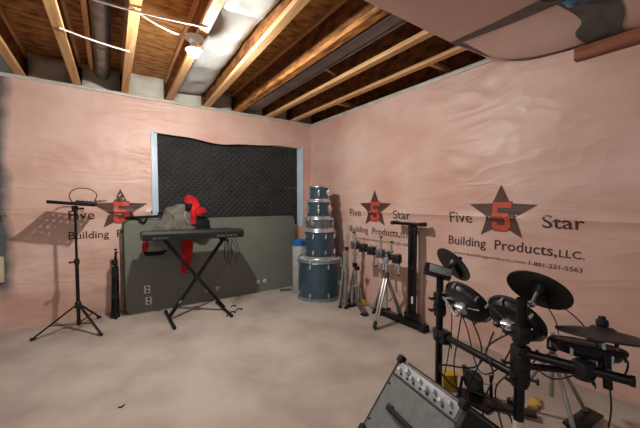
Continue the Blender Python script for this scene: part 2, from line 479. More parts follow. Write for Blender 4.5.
# wall tops, rim boards, brown board
bm = B(); boxr(bm, -3.2, 2.80, 4.08, 4.33, 2.428, 2.462, .004); struct('trim_1', bm, 'plastic_clear')
bm = B(); boxr(bm, 2.632, 2.86, 1.28, 4.085, 2.415, 2.452, .004); struct('trim_2', bm, 'plastic_clear')
bm = B(); boxr(bm, -3.2, 2.9, 4.34, 4.38, 2.462, 2.755); struct('trim_3', bm, 'web', smooth=False)
bm = B(); boxr(bm, 2.82, 2.86, -3, 4.34, 2.452, 2.755); struct('trim_4', bm, 'web', smooth=False)
bm = B(); boxr(bm, 2.60, 2.70, -3, 0.775, 2.206, 2.286, .003); struct('trim_5', bm, 'board', smooth=False)

# window opening: white vinyl frame around the foam
bm = B()
boxr(bm, 0.438, 0.472, 4.085, 4.24, .88, 2.09, .004); boxr(bm, 0.472, 0.508, 4.125, 4.24, .88, 2.09, .003)
boxr(bm, 2.478, 2.51, 4.085, 4.24, .88, 2.09, .004); boxr(bm, 2.44, 2.478, 4.125, 4.24, .88, 2.09, .003)
boxr(bm, .44, 2.51, 4.13, 4.24, 2.076, 2.12, .003); boxr(bm, .44, 2.51, 4.11, 4.24, .86, .90, .003)
struct('window_1', bm, 'vinyl')

# floor joists
JX = [-.655, -.225, .195, .645, 1.085, 1.487, 1.95, 2.35]
JK = [0, -.02, -.012, -.028, -.034, -.004, 0, 0]                           # each runs a little out of square
def skew(bm, k):
    for v in bm.verts: v.co.x += k * (4.1 - v.co.y)
    return bm
JL = ['wooden floor joist over the grey strip, leftmost one of the ceiling',
      'wooden floor joist just left of the round grey duct',
      'wooden floor joist just right of the round grey duct',
      'wooden floor joist with the glowing bulb fixed under it',
      'wooden floor joist along the right side of the white insulation batts',
      'wooden floor joist with rough orange streaked underside beside the long dark duct',
      'wooden floor joist right of the long dark duct',
      'wooden floor joist nearest the right wall']
for k, x in enumerate(JX):
    t = thing('floor_joist', JL[k], 'joist', (x, 0.8, 2.456), 'wooden floor joists overhead')
    y0, y1 = -2.6, 4.30
    w = .064 if k != 5 else .075
    bm = B(); boxr(bm, x - w / 2, x + w / 2, y0, y1, 2.463, 2.501, .002); obj('bottom_flange', skew(bm, JK[k]), 'flange_o' if k == 5 else 'flange', t, smooth=False)
    bm = B(); boxr(bm, x - .032, x + .032, y0, y1, 2.717, 2.7545); obj('top_flange', skew(bm, JK[k]), 'flange', t, smooth=False)
    bm = B(); boxr(bm, x - .006, x + .006, y0, y1, 2.498, 2.720); obj('web', skew(bm, JK[k]), 'web', t, smooth=False)

# rim insulation at the wall end of every bay
edges = [-1.06] + JX + [2.80]
RL = ['over the grey strip at far left', 'between the two leftmost joists', 'behind the end of the round grey duct', 'left of the joist with the bulb',
      'behind the long white batts', 'left of the orange streaked joist', 'behind the end of the long dark duct', 'between the two rightmost joists', 'in the ceiling corner of the room']
for k in range(9):
    a, b = edges[k] + .038, edges[k + 1] - .038
    bm = B(); nx, nz = 12, 8; g = {}
    for i in range(nx + 1):
        for j in range(nz + 1):
            u, v = i / nx, j / nz
            bul = (1 - (2 * u - 1) ** 4) * (1 - (2 * v - 1) ** 4)
            x = a + (b - a) * u; z = 2.464 + .285 * v
            y = 4.25 - .05 * bul + .02 * noise.noise(V((x * 6, z * 7, k)))
            g[i, j] = bm.verts.new((x, y, z))
    for i in range(nx):
        for j in range(nz): bm.faces.new((g[i, j], g[i + 1, j], g[i + 1, j + 1], g[i, j + 1]))
    r = bmesh.ops.extrude_face_region(bm, geom=bm.faces[:])
    for v in [e for e in r['geom'] if isinstance(e, bmesh.types.BMVert)]: v.co.y = 4.33
    o = obj('rim_insulation', bm, 'batt_dull'); tag(o, 'pale insulation block on top of the wall ' + RL[k], 'insulation', 'insulation blocks in the joist ends')

# white batts in one bay
def batt(y0, y1, label, seed, z0=2.53):
    bm = B(); x0, x1 = .690, 1.045; nx, ny = 14, 36; g = {}
    for i in range(nx + 1):
        for j in range(ny + 1):
            u, v = i / nx, j / ny
            bul = (1 - (2 * u - 1) ** 4) * (1 - (2 * v - 1) ** 12)
            x = x0 + (x1 - x0) * u; y = y0 + (y1 - y0) * v
            z = z0 + .05 * (1 - bul) + .022 * noise.noise(V((x * 5, y * 4, seed))) + .006 * noise.noise(V((x * 14, y * 11, seed)))
            g[i, j] = bm.verts.new((x, y, z))
    for i in range(nx):
        for j in range(ny): bm.faces.new((g[i, j], g[i, j + 1], g[i + 1, j + 1], g[i + 1, j]))
    r = bmesh.ops.extrude_face_region(bm, geom=bm.faces[:])
    for v in [e for e in r['geom'] if isinstance(e, bmesh.types.BMVert)]: v.co.z = 2.716
    tag(obj('insulation_batt', skew(bm, -.031), 'batt'), label, 'insulation', 'white batts between joists')
batt(2.19, 4.17, 'long white insulation batt between joists right of the bulb, wall-side piece', 3, 2.575)
batt(1.0, 2.185, 'white insulation batt between joists right of the bulb, piece cut by the picture top', 8, 2.555)

# ducts and small things between the joists
t = thing('round_duct', 'round grey metal duct between two joists at upper left', 'duct', (-.04, 1, 2.6))
bm = B(); tube(bm, [(-.005, -2.5, 2.652), (-.005, 4.17, 2.652)], .066, 24); obj('duct_pipe', bm, 'duct', t)
for y in (3.35, 2.2):
    bm = B(); ring(bm, (-.005, y, 2.652), (0, 1, 0), .067, .004, 24, 6); obj('duct_joint', bm, 'steel', t)
bm = B(); boxr(bm, -.118, -.082, -2.5, 4.17, 2.655, 2.754, .002)
tag(obj('wood_batten', bm, 'flange', smooth=False), 'narrow wooden batten beside the round grey duct', 'batten')
t = thing('long_duct', 'long dark grey duct running beside the orange streaked joist', 'duct', (1.66, 1, 2.5))
bm = B(); boxr(bm, 1.60, 1.74, -2.5, 4.17, 2.515, 2.72, .012); obj('duct_body', bm, 'duct_d', t)
bm = B(); boxr(bm, 1.596, 1.604, -2.5, 4.17, 2.508, 2.53); boxr(bm, 1.736, 1.744, -2.5, 4.17, 2.508, 2.53); obj('duct_seam', bm, 'steel', t, smooth=False)
t = thing('pipe_stub', 'short pale pipe sticking out from the long dark duct', 'pipe', (1.8, 2.49, 2.5))
bm = B(); tube(bm, [(1.735, 2.475, 2.545), (1.925, 2.53, 2.545)], .013, 10); obj('pipe', bm, 'pine', t)
bm = B(); tube(bm, [(1.735, 2.475, 2.545), (1.765, 2.484, 2.545)], .02, 10); obj('pipe_collar', bm, 'chrome', t)
for (y, lb) in ((3.17, 'small wooden block near the corner, between last joist and right wall'), (1.79, 'small wooden block beside the pink ceiling sheet, between last joist and right wall')):
    bm = B(); boxr(bm, 2.36, 2.82, y - .02, y + .02, 2.50, 2.54, .003); tag(obj('wood_block', bm, 'pine', smooth=False), lb, 'block', 'wooden blocks by the right wall')

# light fixture
t = thing('light_fixture', 'white ceramic lampholder with a bare glowing bulb under a joist', 'light', (.555, 2.43, 2.463))
bm = B(); lathe(bm, (.555, 2.43, 2.463), (0, 0, -1), [(0, 0), (.066, 0), (.068, .006), (.06, .018), (.034, .026), (.030, .05), (.0, .05)], 28); obj('lampholder', bm, 'ceramic', t)
bm = B(); lathe(bm, (.55, 2.43, 2.418), (0, 0, -1), [(0.0, 0), (.016, .001), (.019, .014), (.036, .034), (.054, .046), (.056, .052), (.044, .055), (0, .050)], 24); bb = obj('bulb_shade_skirt', bm, 'ceramic', t)  # wide skirt added to the bulb to shade the ceiling and batts
bm = B(); lathe(bm, (.55, 2.43, 2.360), (0, 0, -1), [(.040, -.006), (.042, .004), (.039, .016), (.031, .030), (.017, .040), (0, .044)], 18); obj('bulb_dome', bm, 'bulb', t)

def cable(name, pts, r, mat, label, n=8, cat='cable', group=None):
    bm = B(); tube(bm, spline(pts, n), r, 6); return tag(obj(name, bm, mat), label, cat, group)
cable('power_cable', [(-.24, 2.82, 2.458), (-.05, 2.88, 2.452), (.18, 2.945, 2.458)], .006, 'cable_w', 'white cable stretched across under the round grey duct')
cable('power_cable', [(-.26, 2.27, 2.458), (.0, 2.30, 2.452), (.3, 2.265, 2.447), (.60, 2.235, 2.458)], .006, 'cable_w', 'white cable running across to the joist in front of the bulb')
cable('power_cable', [(.172, 2.29, 2.459), (.26, 2.33, 2.442), (.38, 2.37, 2.43), (.46, 2.40, 2.44), (.505, 2.42, 2.452)], .007, 'cable_w', 'white cable curving down into the glowing lampholder')

# pink sheet under the joists
def sm(t): t = max(0, min(1, t)); return t * t * (3 - 2 * t)
def sheet_z(x, y):
    return 2.452 - .168 * sm((x - 2.2) / .42) * max(0, 1 - math.exp(-max(0, 1.42 - y) / .3)) + .006 * noise.noise(V((x * 2.5, y * 2.5, 4)))
t = thing('insulation_sheet', 'pink plastic-faced insulation sheet covering the joists at upper right', 'insulation', (1.5, 0, 2.3))
bm = B(); nx, ny = 70, 60; g = {}
for i in range(nx + 1):
    for j in range(ny + 1):
        x = -2.4 + 5.022 * i / nx; ye = 1.395 - (.10 * sm((x - 2.25) / .42))
        y = ye - (ye + 2.4) * (j / ny) ** 1.6
        g[i, j] = bm.verts.new((x, y, sheet_z(x, y)))
for i in range(nx):
    for j in range(ny): bm.faces.new((g[i, j], g[i, j + 1], g[i + 1, j + 1], g[i + 1, j]))
r = bmesh.ops.extrude_face_region(bm, geom=bm.faces[:])
for v in [e for e in r['geom'] if isinstance(e, bmesh.types.BMVert)]: v.co.z += .006
obj('facing', bm, 'sheet', t)
def strip(poly_l, poly_r, n, drop=.004):
    """a band lying under the sheet between two polylines"""
    bm = B(); L_ = spline([(p[0], p[1], 0) for p in poly_l], n); R_ = spline([(p[0], p[1], 0) for p in poly_r], n); m_ = 6; g = {}
    for i in range(len(L_)):
        for j in range(m_ + 1):
            p = L_[i].lerp(R_[i], j / m_); g[i, j] = bm.verts.new((p.x, p.y, sheet_z(p.x, p.y) - drop))
    for i in range(len(L_) - 1):
        for j in range(m_): bm.faces.new((g[i, j], g[i + 1, j], g[i + 1, j + 1], g[i, j + 1]))
    return bm
obj('tape_strip', strip([(2.150, 1.40), (2.155, 1.1), (2.13, .72)], [(2.215, 1.385), (2.24, 1.1), (2.255, .72)], 10), 'tape', t)
obj('tape_strip', strip([(2.19, 1.40), (2.36, 1.36), (2.5, 1.30), (2.60, 1.1), (2.63, .8), (2.64, .5)], [(2.20, 1.36), (2.37, 1.325), (2.53, 1.26), (2.655, 1.05), (2.66, .8), (2.66, .45)], 8, .0045), 'tape', t)
obj('tape_patch', strip([(2.15, .80), (2.28, .75), (2.42, .69), (2.50, .74), (2.65, .70)], [(2.20, .55), (2.3, .52), (2.45, .50), (2.55, .53), (2.655, .52)], 8, .0055), 'tape', t)
def lump(c, r, s, seed, amp=.35):
    bm = B(); ball(bm, c, r, *s, sub=4); cc = V(c)
    for v in bm.verts:
        d = v.co - cc; v.co = cc + d * (1 + amp * noise.noise(d * (1.3 / r) + V((seed, 0, 0))) + .25 * amp * noise.noise(d * (5 / r)))
    return bm
tag(obj('sheet_hole_lump', lump((2.10, .725, 2.425), .055, (1.1, 1.1, .6), 4), 'dark_hole'), 'dark lump standing in for the dark hole in the ceiling sheet at the tape end', 'plastic')  # solid black lump puts the darkness inside the sheet's hole into colour
tag(obj('sheet_hole_lump', lump((2.215, .645, 2.42), .062, (1.3, 1.15, .6), 11), 'blue_bag'), 'blue crumpled plastic tucked under the ceiling sheet at the picture top', 'plastic')

# junction box seen at the left edge of the picture
t = thing('junction_box', 'pale beige box on the back wall at the left picture edge', 'box', (-.86, 4.08, .5))
bm = B(); boxr(bm, -.93, -.815, 4.06, 4.11, .50, .74, .006); obj('box_body', bm, 'beige', t)
bm = B(); boxr(bm, -.90, -.84, 4.055, 4.062, .54, .70, .002); obj('cover_plate', bm, 'white_p', t)

# foam tiles in the window
xs = [.508, 1.155, 1.80, 2.44]; zs = [.902, 1.495, 2.07]
names = {(0, 1): 'upper left', (1, 1): 'upper middle', (2, 1): 'upper right', (0, 0): 'lower left', (1, 0): 'lower middle', (2, 0): 'lower right'}
for (i, j), nm in names.items():
    x0, x1, z0, z1 = xs[i], xs[i + 1], zs[j], zs[j + 1]
    t = thing('foam_tile', 'black ribbed foam tile filling the %s part of the window' % nm, 'foam tile', ((x0 + x1) / 2, 4.17, z0), 'black foam tiles in the window')
    yy = 4.165 + .0015 * ((i + j) % 2)
    n = 16; seam = [(x0 + (x1 - x0) * k / n, 1.495 + (.007 if k % 2 else -.007)) for k in range(n + 1)]   # interlocking toothed edge
    poly = [(x0, z0), (x1, z0)] + seam[::-1] if j == 0 else seam + [(x1, z1), (x0, z1)]
    bm = B(); prism(bm, poly, lambda a, b, h: V((a, h, b)), yy, yy + .03); obj('foam_sheet', bm, 'foam', t, smooth=False)
    if (i, j) == (2, 0):
        for k in range(4):
            bm = B(); ball(bm, (2.245 + k * .052, yy - .001, 1.462), .007, sub=1); obj('pin', bm, 'white_p', t)  # white studs stand in for small light holes, brightness put into the colour

# ------------------------------------------------------------------ grey-green table top standing on edge
t = thing('table_top', 'large grey-green table top standing on edge under the window', 'table top', (1.22, 4.0, 0))
def rrect(x0, x1, z0, z1, r, n=6):
    out = []
    for cx, cz, a0 in ((x1 - r, z1 - r, 0), (x0 + r, z1 - r, 90), (x0 + r, z0 + r, 180), (x1 - r, z0 + r, 270)):
        for k in range(n + 1):
            a = math.radians(a0 + 90 * k / n); out.append((cx + r * math.cos(a), cz + r * math.sin(a)))
    return out
PT = lambda a, b, h: V((a, h, b))
bm = B(); prism(bm, rrect(.148, 2.285, .004, 1.052, .07), PT, 3.975, 4.055)
bmesh.ops.bevel(bm, geom=[e for e in bm.edges if abs(e.verts[0].co.y - e.verts[1].co.y) < 1e-5 and e.verts[0].co.y < 3.98], offset=.008, segments=2, affect='EDGES')
obj('board', bm, 'panel', t)
bm = B(); prism(bm, rrect(.134, 2.297, 0, 1.062, .076), PT, 3.995, 4.035); obj('edge_band', bm, 'panel_edge', t)
for (x, z) in ((.355, .262), (.368, .128)):
    bm = B(); boxr(bm, x - .032, x + .032, 3.968, 3.976, z - .045, z + .045, .004); p = obj('latch_plate', bm, 'white_p', t)
    bm = B()
    for dz in (-.02, .02): lathe(bm, (x, 3.969, z + dz), (0, -1, 0), [(0, 0), (.013, 0), (.013, .004), (0, .004)], 12)
    obj('latch_hole', bm, 'black', p)
for x in (1.02, 1.145, 1.70, 1.80):
    bm = B(); lathe(bm, (x, 3.976, .145), (0, -1, 0), [(0, 0), (.026, 0), (.026, .005), (.018, .009), (0, .009)], 16); p = obj('round_fitting', bm, 'white_p', t)
    bm = B(); lathe(bm, (x, 3.968, .145), (0, -1, 0), [(0, 0), (.010, 0), (.010, .003), (0, .003)], 10); obj('fitting_hole', bm, 'black', p)

# black folded strap on the top edge
t = thing('strap', 'black folded strap lying on the left top edge of the table top', 'strap', (.3, 4.0, 1.06))
bm = B(); box(bm, (.325, 4.005, 1.082), (.33, .05, .032), (V((1, 0, .03)).normalized(), V((0, 1, 0)), V((-.03, 0, 1)).normalized()), .008); obj('strap_body', bm, 'blackcloth', t)
bm = B(); tube(bm, spline([(.22, 3.985, 1.09), (.28, 3.962, 1.075), (.31, 3.958, 1.035), (.345, 3.960, 1.03), (.37, 3.965, 1.075)], 6), .012, 8); obj('strap_loop', bm, 'blackcloth', t)

# jacket
t = thing('jacket', 'grey jacket with red hood and lining heaped against the table top', 'jacket', (.7, 3.87, .6))
bm = B(); loft(bm, [(.72, .33, .60, 3.87, .05), (.82, .36, .78, 3.875, .08), (.92, .42, .90, 3.88, .085), (1.02, .475, .94, 3.885, .085), (1.10, .51, .90, 3.90, .08), (1.16, .54, .86, 3.92, .07), (1.205, .62, .80, 3.93, .05), (1.225, .67, .75, 3.935, .02)], 32, .028, 11)
obj('body', bm, 'jacket', t)
bm = B(); loft(bm, [(.715, .325, .545, 3.84, .05), (.76, .32, .56, 3.84, .055), (.82, .33, .57, 3.845, .055)], 24, .012, 14, 3); obj('hem', bm, 'jacket_l', t)
bm = B(); loft(bm, [(.665, .335, .52, 3.845, .04), (.69, .32, .54, 3.84, .05), (.72, .325, .55, 3.84, .05)], 24, .008, 14, 5); obj('hem_lining', bm, 'blackcloth', t)
bm = B(); loft(bm, [(.72, .305, .335, 3.80, .02), (.77, .30, .36, 3.80, .03), (.84, .315, .37, 3.82, .02)], 16, .008, 14, 5); obj('lining_edge', bm, 'red', t)
bm = B(); loft(bm, [(1.00, .80, .855, 3.795, .015), (1.08, .79, .86, 3.80, .025), (1.14, .785, .855, 3.81, .03), (1.185, .79, .90, 3.83, .04), (1.22, .765, .91, 3.85, .05), (1.26, .735, .90, 3.87, .05), (1.30, .74, .875, 3.88, .04), (1.335, .775, .835, 3.885, .02)], 26, .022, 17, 4); obj('hood', bm, 'red', t)
bm = B(); loft(bm, [(1.175, .755, .80, 3.80, .02), (1.20, .735, .82, 3.805, .025), (1.235, .75, .825, 3.815, .02)], 14, .006, 14, 4); obj('hood_opening', bm, 'blackcloth', t)
bm = B(); loft(bm, [(1.10, .845, .93, 3.825, .03), (1.13, .83, .99, 3.82, .035), (1.17, .84, .975, 3.82, .03), (1.19, .86, .94, 3.83, .02)], 20, .012, 16, 9); obj('hood_flap', bm, 'red', t)
bm = B(); loft(bm, [(.42, .71, .76, 3.86, .012), (.50, .69, .79, 3.85, .02), (.62, .70, .82, 3.84, .025), (.74, .70, .825, 3.83, .03), (.85, .72, .80, 3.83, .03)], 16, .014, 12, 7); obj('hanging_lining', bm, 'red', t)
bm = B(); loft(bm, [(.86, .86, 1.0, 3.89, .05), (.94, .83, 1.04, 3.89, .08), (1.03, .82, 1.04, 3.90, .07), (1.075, .87, .99, 3.91, .045)], 20, .02, 14, 12); obj('dark_sleeve', bm, 'blackcloth', t)
bm = B(); tube(bm, spline([(.60, 3.80, 1.13), (.64, 3.788, 1.05), (.62, 3.785, .97)], 6), .007, 6); tube(bm, spline([(.745, 3.82, 1.15), (.735, 3.79, 1.08), (.765, 3.785, 1.01)], 6), .010, 6); obj('drawstring', bm, 'jacket_l', t)

# folded black stand leaning at the left end of the table top
t = thing('folded_stand', 'folded black tripod stand upright between pink wall and table top', 'stand', (.055, 3.96, 0))
bm = B(); tube(bm, [(.05, 3.965, .02), (.062, 3.965, .60), (.064, 3.965, .66)], [.02, .02, .014], 12); tube(bm, [(.064, 3.965, .62), (.066, 3.968, .72)], .011, 10); obj('pole', bm, 'black_m', t)
for k in range(3):
    a = 2 * PI * k / 3 + .6; dx, dy = .034 * math.cos(a), .034 * math.sin(a)
    bm = B(); flatbar(bm, (.05 + dx, 3.965 + dy, .03), (.06 + dx * .7, 3.965 + dy * .7, .56), .022, .014, (dx, dy, 0), .002); p = obj('leg', bm, 'black_m', t)
    bm = B(); tube(bm, [(.05 + dx, 3.965 + dy, 0), (.05 + dx, 3.965 + dy, .07)], .017, 10); obj('foot', bm, 'rubber', p)
for z, r in ((.22, .036), (.46, .034), (.58, .03)):
    bm = B(); lathe(bm, (.055, 3.965, z), (0, 0, 1), [(.02, 0), (r, 0), (r, .05), (.02, .05)], 14, True); obj('collar', bm, 'rubber', t)
bm = B(); tube(bm, [(.066, 3.968, .70), (.082, 3.963, .722)], .010, 8); ball(bm, (.066, 3.968, .742), .014, sub=2); obj('head', bm, 'black_m', t)

# ------------------------------------------------------------------ music stand with desk, device on it
MX, MY = -.252, 3.78
t = thing('music_stand', 'black tripod music stand with flat perforated desk by the back wall', 'music stand', (MX, MY, 0))
bm = B(); tube(bm, [(MX, MY, .09), (MX, MY, .70)], .0155, 14); obj('lower_pole', bm, 'black_m', t)
bm = B(); tube(bm, [(MX, MY, .68), (MX, MY, 1.19)], .011, 12); obj('upper_pole', bm, 'black_m', t)
bm = B(); lathe(bm, (MX, MY, .655), (0, 0, 1), [(.012, 0), (.022, 0), (.024, .03), (.020, .05), (.012, .05)], 16, True); tube(bm, [(MX - .02, MY - .01, .68), (MX - .055, MY - .03, .68)], [.007, .011], 8); obj('height_clamp', bm, 'black', t)
bm = B(); lathe(bm, (MX, MY, .225), (0, 0, 1), [(.012, 0), (.026, 0), (.028, .05), (.018, .065), (.012, .065)], 16, True); obj('leg_hub', bm, 'black', t)
bm = B(); lathe(bm, (MX, MY, .055), (0, 0, 1), [(.0, 0), (.018, 0), (.020, .05), (.0, .05)], 14); obj('brace_hub', bm, 'black', t)
feet = [(-.588, 3.735), (-.072, 3.512), (-.092, 4.055)]
for fx, fy in feet:
    d = V((fx - MX, fy - MY, 0)); dn = d.normalized()
    p0 = V((MX, MY, .25)) + dn * .024; p1 = V((fx, fy, .014))
    bm = B(); flatbar(bm, p0, p1, .022, .013, (0, 0, 1), .003); p = obj('leg', bm, 'black_m', t)
    bm = B(); tube(bm, [p1 - dn * .03 + V((0, 0, .008)), p1 + dn * .012 + V((0, 0, -.001))], .0135, 10); obj('foot', bm, 'rubber', p)
    bm = B(); flatbar(bm, V((MX, MY, .075)) + dn * .016, p0.lerp(p1, .62), .014, .006, (0, 0, 1)); obj('brace', bm, 'black_m', t)
# desk: a perforated plate lying nearly flat
dk = V((-.255, 3.81, 1.236)); dn = V((.09, -.05, 1)).normalized()
ang = math.radians(-6); ax = V((math.cos(ang), math.sin(ang), 0)); ax = (ax - dn * ax.dot(dn)).normalized(); ay = dn.cross(ax)
bm = B(); nx, ny = 22, 15; W, Hh = .36, .28; g = {}
for i in range(nx + 1):
    for j in range(ny + 1): g[i, j] = bm.verts.new(dk + ax * (W * (i / nx - .5)) + ay * (Hh * (j / ny - .5)))
for i in range(nx):
    for j in range(ny):
        hole = i % 3 == 1 and j % 3 == 1 and 1 < i < nx - 1 and 0 < j < ny - 1
        if not hole: bm.faces.new((g[i, j], g[i + 1, j], g[i + 1, j + 1], g[i, j + 1]))
r = bmesh.ops.extrude_face_region(bm, geom=bm.faces[:])
for v in [e for e in r['geom'] if isinstance(e, bmesh.types.BMVert)]: v.co -= dn * .003
obj('desk', bm, 'black_m', t, smooth=False)
bm = B(); box(bm, dk - ay * (Hh / 2) + dn * .012, (W, .006, .03), (ax, ay, dn), .002); obj('desk_lip', bm, 'black_m', t)
bm = B(); box(bm, (MX, MY, 1.195), (.05, .06, .05), None, .008); tube(bm, [(MX + .03, MY, 1.195), (MX + .065, MY - .02, 1.19)], [.006, .012], 8); obj('desk_bracket', bm, 'black', t)
def on_desk(u, v, h): return dk + ax * u + ay * v + dn * h
t = thing('sound_module', 'small black box with a cable loop lying on the music stand desk', 'device', on_desk(.10, -.05, .001))
bm = B(); box(bm, on_desk(.10, -.05, .022), (.16, .11, .040), (ax, ay, dn), .006); obj('case', bm, 'gkey', t)
bm = B()
for k in range(4): lathe(bm, on_desk(.05 + k * .033, -.06, .042), dn, [(0, 0), (.009, 0), (.008, .01), (0, .01)], 12)
obj('knob', bm, 'knob_w', t)
cable('audio_cable', [on_desk(.15, .03, .03), on_desk(.16, .04, .11), on_desk(.10, .04, .155), on_desk(.0, .03, .15), on_desk(-.05, .02, .09), on_desk(-.02, -.02, .025), on_desk(.016, -.03, .02)], .005, 'cable_r', 'dull red cable looping up above the music stand desk')

# ------------------------------------------------------------------ keyboard on X stand
KX0, KX1, KY0, KY1 = .275, 1.29, 3.41, 3.69
t = thing('keyboard', 'black digital keyboard lying on the X stand, its back to the room', 'keyboard', (.78, 3.55, .85))
kax = V((1, 0, -.018)).normalized()
bm = B()
prof = [(3.41, .862), (3.405, .93), (3.425, .952), (3.56, .955), (3.57, .938), (3.685, .932), (3.695, .862)]
def kb3(a, b, h): return V((h, a, b - .018 * (h - .78)))
prism(bm, prof, kb3, KX0, KX1)
bmesh.ops.bevel(bm, geom=[e for e in bm.edges if abs(e.verts[0].co.x - e.verts[1].co.x) < 1e-4], offset=.006, segments=2, affect='EDGES')
obj('case', bm, 'gkey', t)
bm = B(); prism(bm, [(3.402, .866), (3.402, .914), (3.412, .914), (3.412, .866)], kb3, KX0 + .02, KX1 - .02); obj('rear_panel', bm, 'black', t, smooth=False)
for k in range(36):
    x = KX0 + .08 + k * (KX1 - KX0 - .16) / 36
    bm = B(); prism(bm, [(3.575, .936), (3.575, .946), (3.70, .944), (3.70, .932)], kb3, x + .0006, x + .0232); obj('white_key', bm, 'white_p', t, smooth=False)
    if k % 7 not in (2, 6) and k < 35:
        bm = B(); prism(bm, [(3.575, .946), (3.575, .957), (3.655, .955), (3.655, .946)], kb3, x + .0165, x + .031); obj('black_key', bm, 'black', t, smooth=False)
for x0, x1 in ((.36, .50), (.98, 1.20)):
    bm = B(); prism(bm, [(3.400, .880), (3.400, .900), (3.404, .900), (3.404, .880)], kb3, x0, x1); obj('socket_strip', bm, 'greym', t, smooth=False)
for x in (.40, .44, .48, 1.02, 1.07, 1.12, 1.16):
    bm = B(); lathe(bm, kb3(3.401, .89, x), (0, -1, 0), [(0, 0), (.008, 0), (.008, .004), (0, .004)], 10); obj('socket', bm, 'black', t)

t = thing('keyboard_stand', 'black X-shaped folding stand carrying the keyboard', 'stand', (.78, 3.55, 0))
py = 3.55
def xarm(top, bot, dy, nm):
    bm = B(); flatbar(bm, (top[0], py + dy, top[1]), (bot[0], py + dy, bot[1]), .036, .02, (0, 1, 0), .003); return obj(nm, bm, 'black_m', t)
xarm((.50, .835), (1.09, .035), -.022, 'arm'); xarm((1.10, .825), (.52, .035), .022, 'arm')
bm = B(); tube(bm, [(.795, py - .05, .435), (.795, py + .05, .435)], .026, 16); lathe(bm, (.795, py - .045, .435), (0, -1, 0), [(0, 0), (.034, 0), (.030, .02), (0, .02)], 14); obj('pivot_knob', bm, 'black', t)
for x, z in ((.50, .838), (1.10, .828)):
    bm = B(); tube(bm, [(x, 3.40, z), (x, 3.70, z)], .014, 12); p = obj('support_bar', bm, 'black_m', t)
    bm = B(); tube(bm, [(x, 3.42, z), (x, 3.68, z)], .0185, 12); obj('foam_sleeve', bm, 'rubber', p)
for x in (.52, 1.09):
    bm = B(); tube(bm, [(x, 3.29, .018), (x, 3.81, .018)], .0155, 12); p = obj('foot_bar', bm, 'black_m', t)
    for y in (3.29, 3.81):
        bm = B(); tube(bm, [(x, y - .025, .0178), (x, y + .025, .0178)], .0178, 12); obj('end_cap', bm, 'rubber', p)
bm = B(); flatbar(bm, (.52, 3.55, .04), (1.09, 3.55, .04), .012, .012); 
bm.free()
bm = B(); flatbar(bm, (.61, py + .022, .155), (.635, py + .005, .19), .012, .006); obj('label_sticker', bm, 'white_p', t)
for k, (x, dx, zb) in enumerate(((1.08, .05, .60), (1.12, .07, .55), (1.16, .06, .66), (1.10, -.05, .64))):
    cable('audio_cable', [(x, 3.398, .888), (x + dx * .5, 3.37, .80), (x + dx, 3.37, .70), (x + dx * .9, 3.39, zb), (x + dx * .2, 3.40, zb - .02), (x - dx * .3, 3.41, .72), (x - .01, 3.415, .84)], .0035, 'cable_b',
          'thin dark cable hanging in loops below the right end of the keyboard', group='cables looped under the keyboard')
for k, (x, y, s) in enumerate(((1.14, 3.40, .035), (1.235, 3.45, .04), (1.08, 3.335, .03), (1.22, 3.60, .03))):
    bm = B(); tube(bm, spline([(x - s, y - .01, .006), (x, y + .02, .008), (x + s, y, .006), (x + s * .4, y - .03, .007)], 5), .006, 6)
    tag(obj('cable_tie', bm, 'blackcloth'), 'small dark scrap of cable tie on the floor near the keyboard stand', 'scrap', 'dark scraps on the floor by the keyboard stand')
bm = B(); tube(bm, spline([(.03, 2.215, .003), (.047, 2.205, .006), (.06, 2.225, .003)], 4), .004, 6); tag(obj('dark_scrap', bm, 'blackcloth'), 'tiny dark scrap alone on the open floor in front', 'scrap')

# ------------------------------------------------------------------ stacked drums
DX, DY = 2.315, 3.36
def drum(name, label, R, z0, z1, nl, mat='drum', hoop='chrome', hh=.028, claws=False, dx=0.0, dy=0.0):
    cx, cy = DX + dx, DY + dy
    t = thing(name, label, 'drum', (cx, cy, z0), 'drums of the teal stack')
    bm = B(); lathe(bm, (cx, cy, z0), (0, 0, 1), [(R - .012, .006), (R, .006), (R, z1 - z0 - .006), (R - .012, z1 - z0 - .006)], 48, True); obj('shell', bm, mat, t)
    for z, s in ((z1 - .006, 1), (z0 + .006, -1)):
        bm = B(); lathe(bm, (cx, cy, z), (0, 0, s), [(0, -.002), (R - .006, -.002), (R + .004, -.006), (R + .004, -.012), (R - .012, -.004), (0, -.004)], 48); obj('drum_head', bm, 'head', t)
    for zc in (z1 - hh / 2, z0 + hh / 2):
        bm = B(); lathe(bm, (cx, cy, zc - hh / 2), (0, 0, 1), [(R + .003, 0), (R + .016, 0), (R + .012, .006), (R + .011, hh - .006), (R + .014, hh), (R + .003, hh)], 48, True); obj('hoop', bm, hoop, t)
    for k in range(nl):
        a = 2 * PI * (k + .5) / nl - .62; d = V((math.cos(a), math.sin(a), 0)); q = V((cx, cy, 0)) + d * (R + .010); tang = V((-d.y, d.x, 0))
        zs_ = ((z1 - .085, z1), (z0 + .085, z0)) if z1 - z0 > .18 else (((z0 + z1) / 2, z1), ((z0 + z1) / 2, z0))
        for zl, ze in zs_:
            bm = B(); box(bm, q + V((0, 0, zl)), (.024, .026, .052), (tang, d, V((0, 0, 1))), .005)
            tube(bm, [q + d * .008 + V((0, 0, zl)), q + d * .008 + V((0, 0, ze + (-.004 if ze == z1 else .004)))], .0035, 6)
            if claws: box(bm, q + d * .012 + V((0, 0, ze + (-.02 if ze == z1 else .02))), (.022, .012, .036), (tang, d, V((0, 0, 1))), .004)
            obj('lug', bm, 'chrome', t)
    return t, cx, cy
bd, cx, cy = drum('bass_drum', 'large teal bass drum lying on its head at the bottom of the drum stack', .285, 0, .525, 8, hoop='drum_hoop', hh=.042, claws=True)
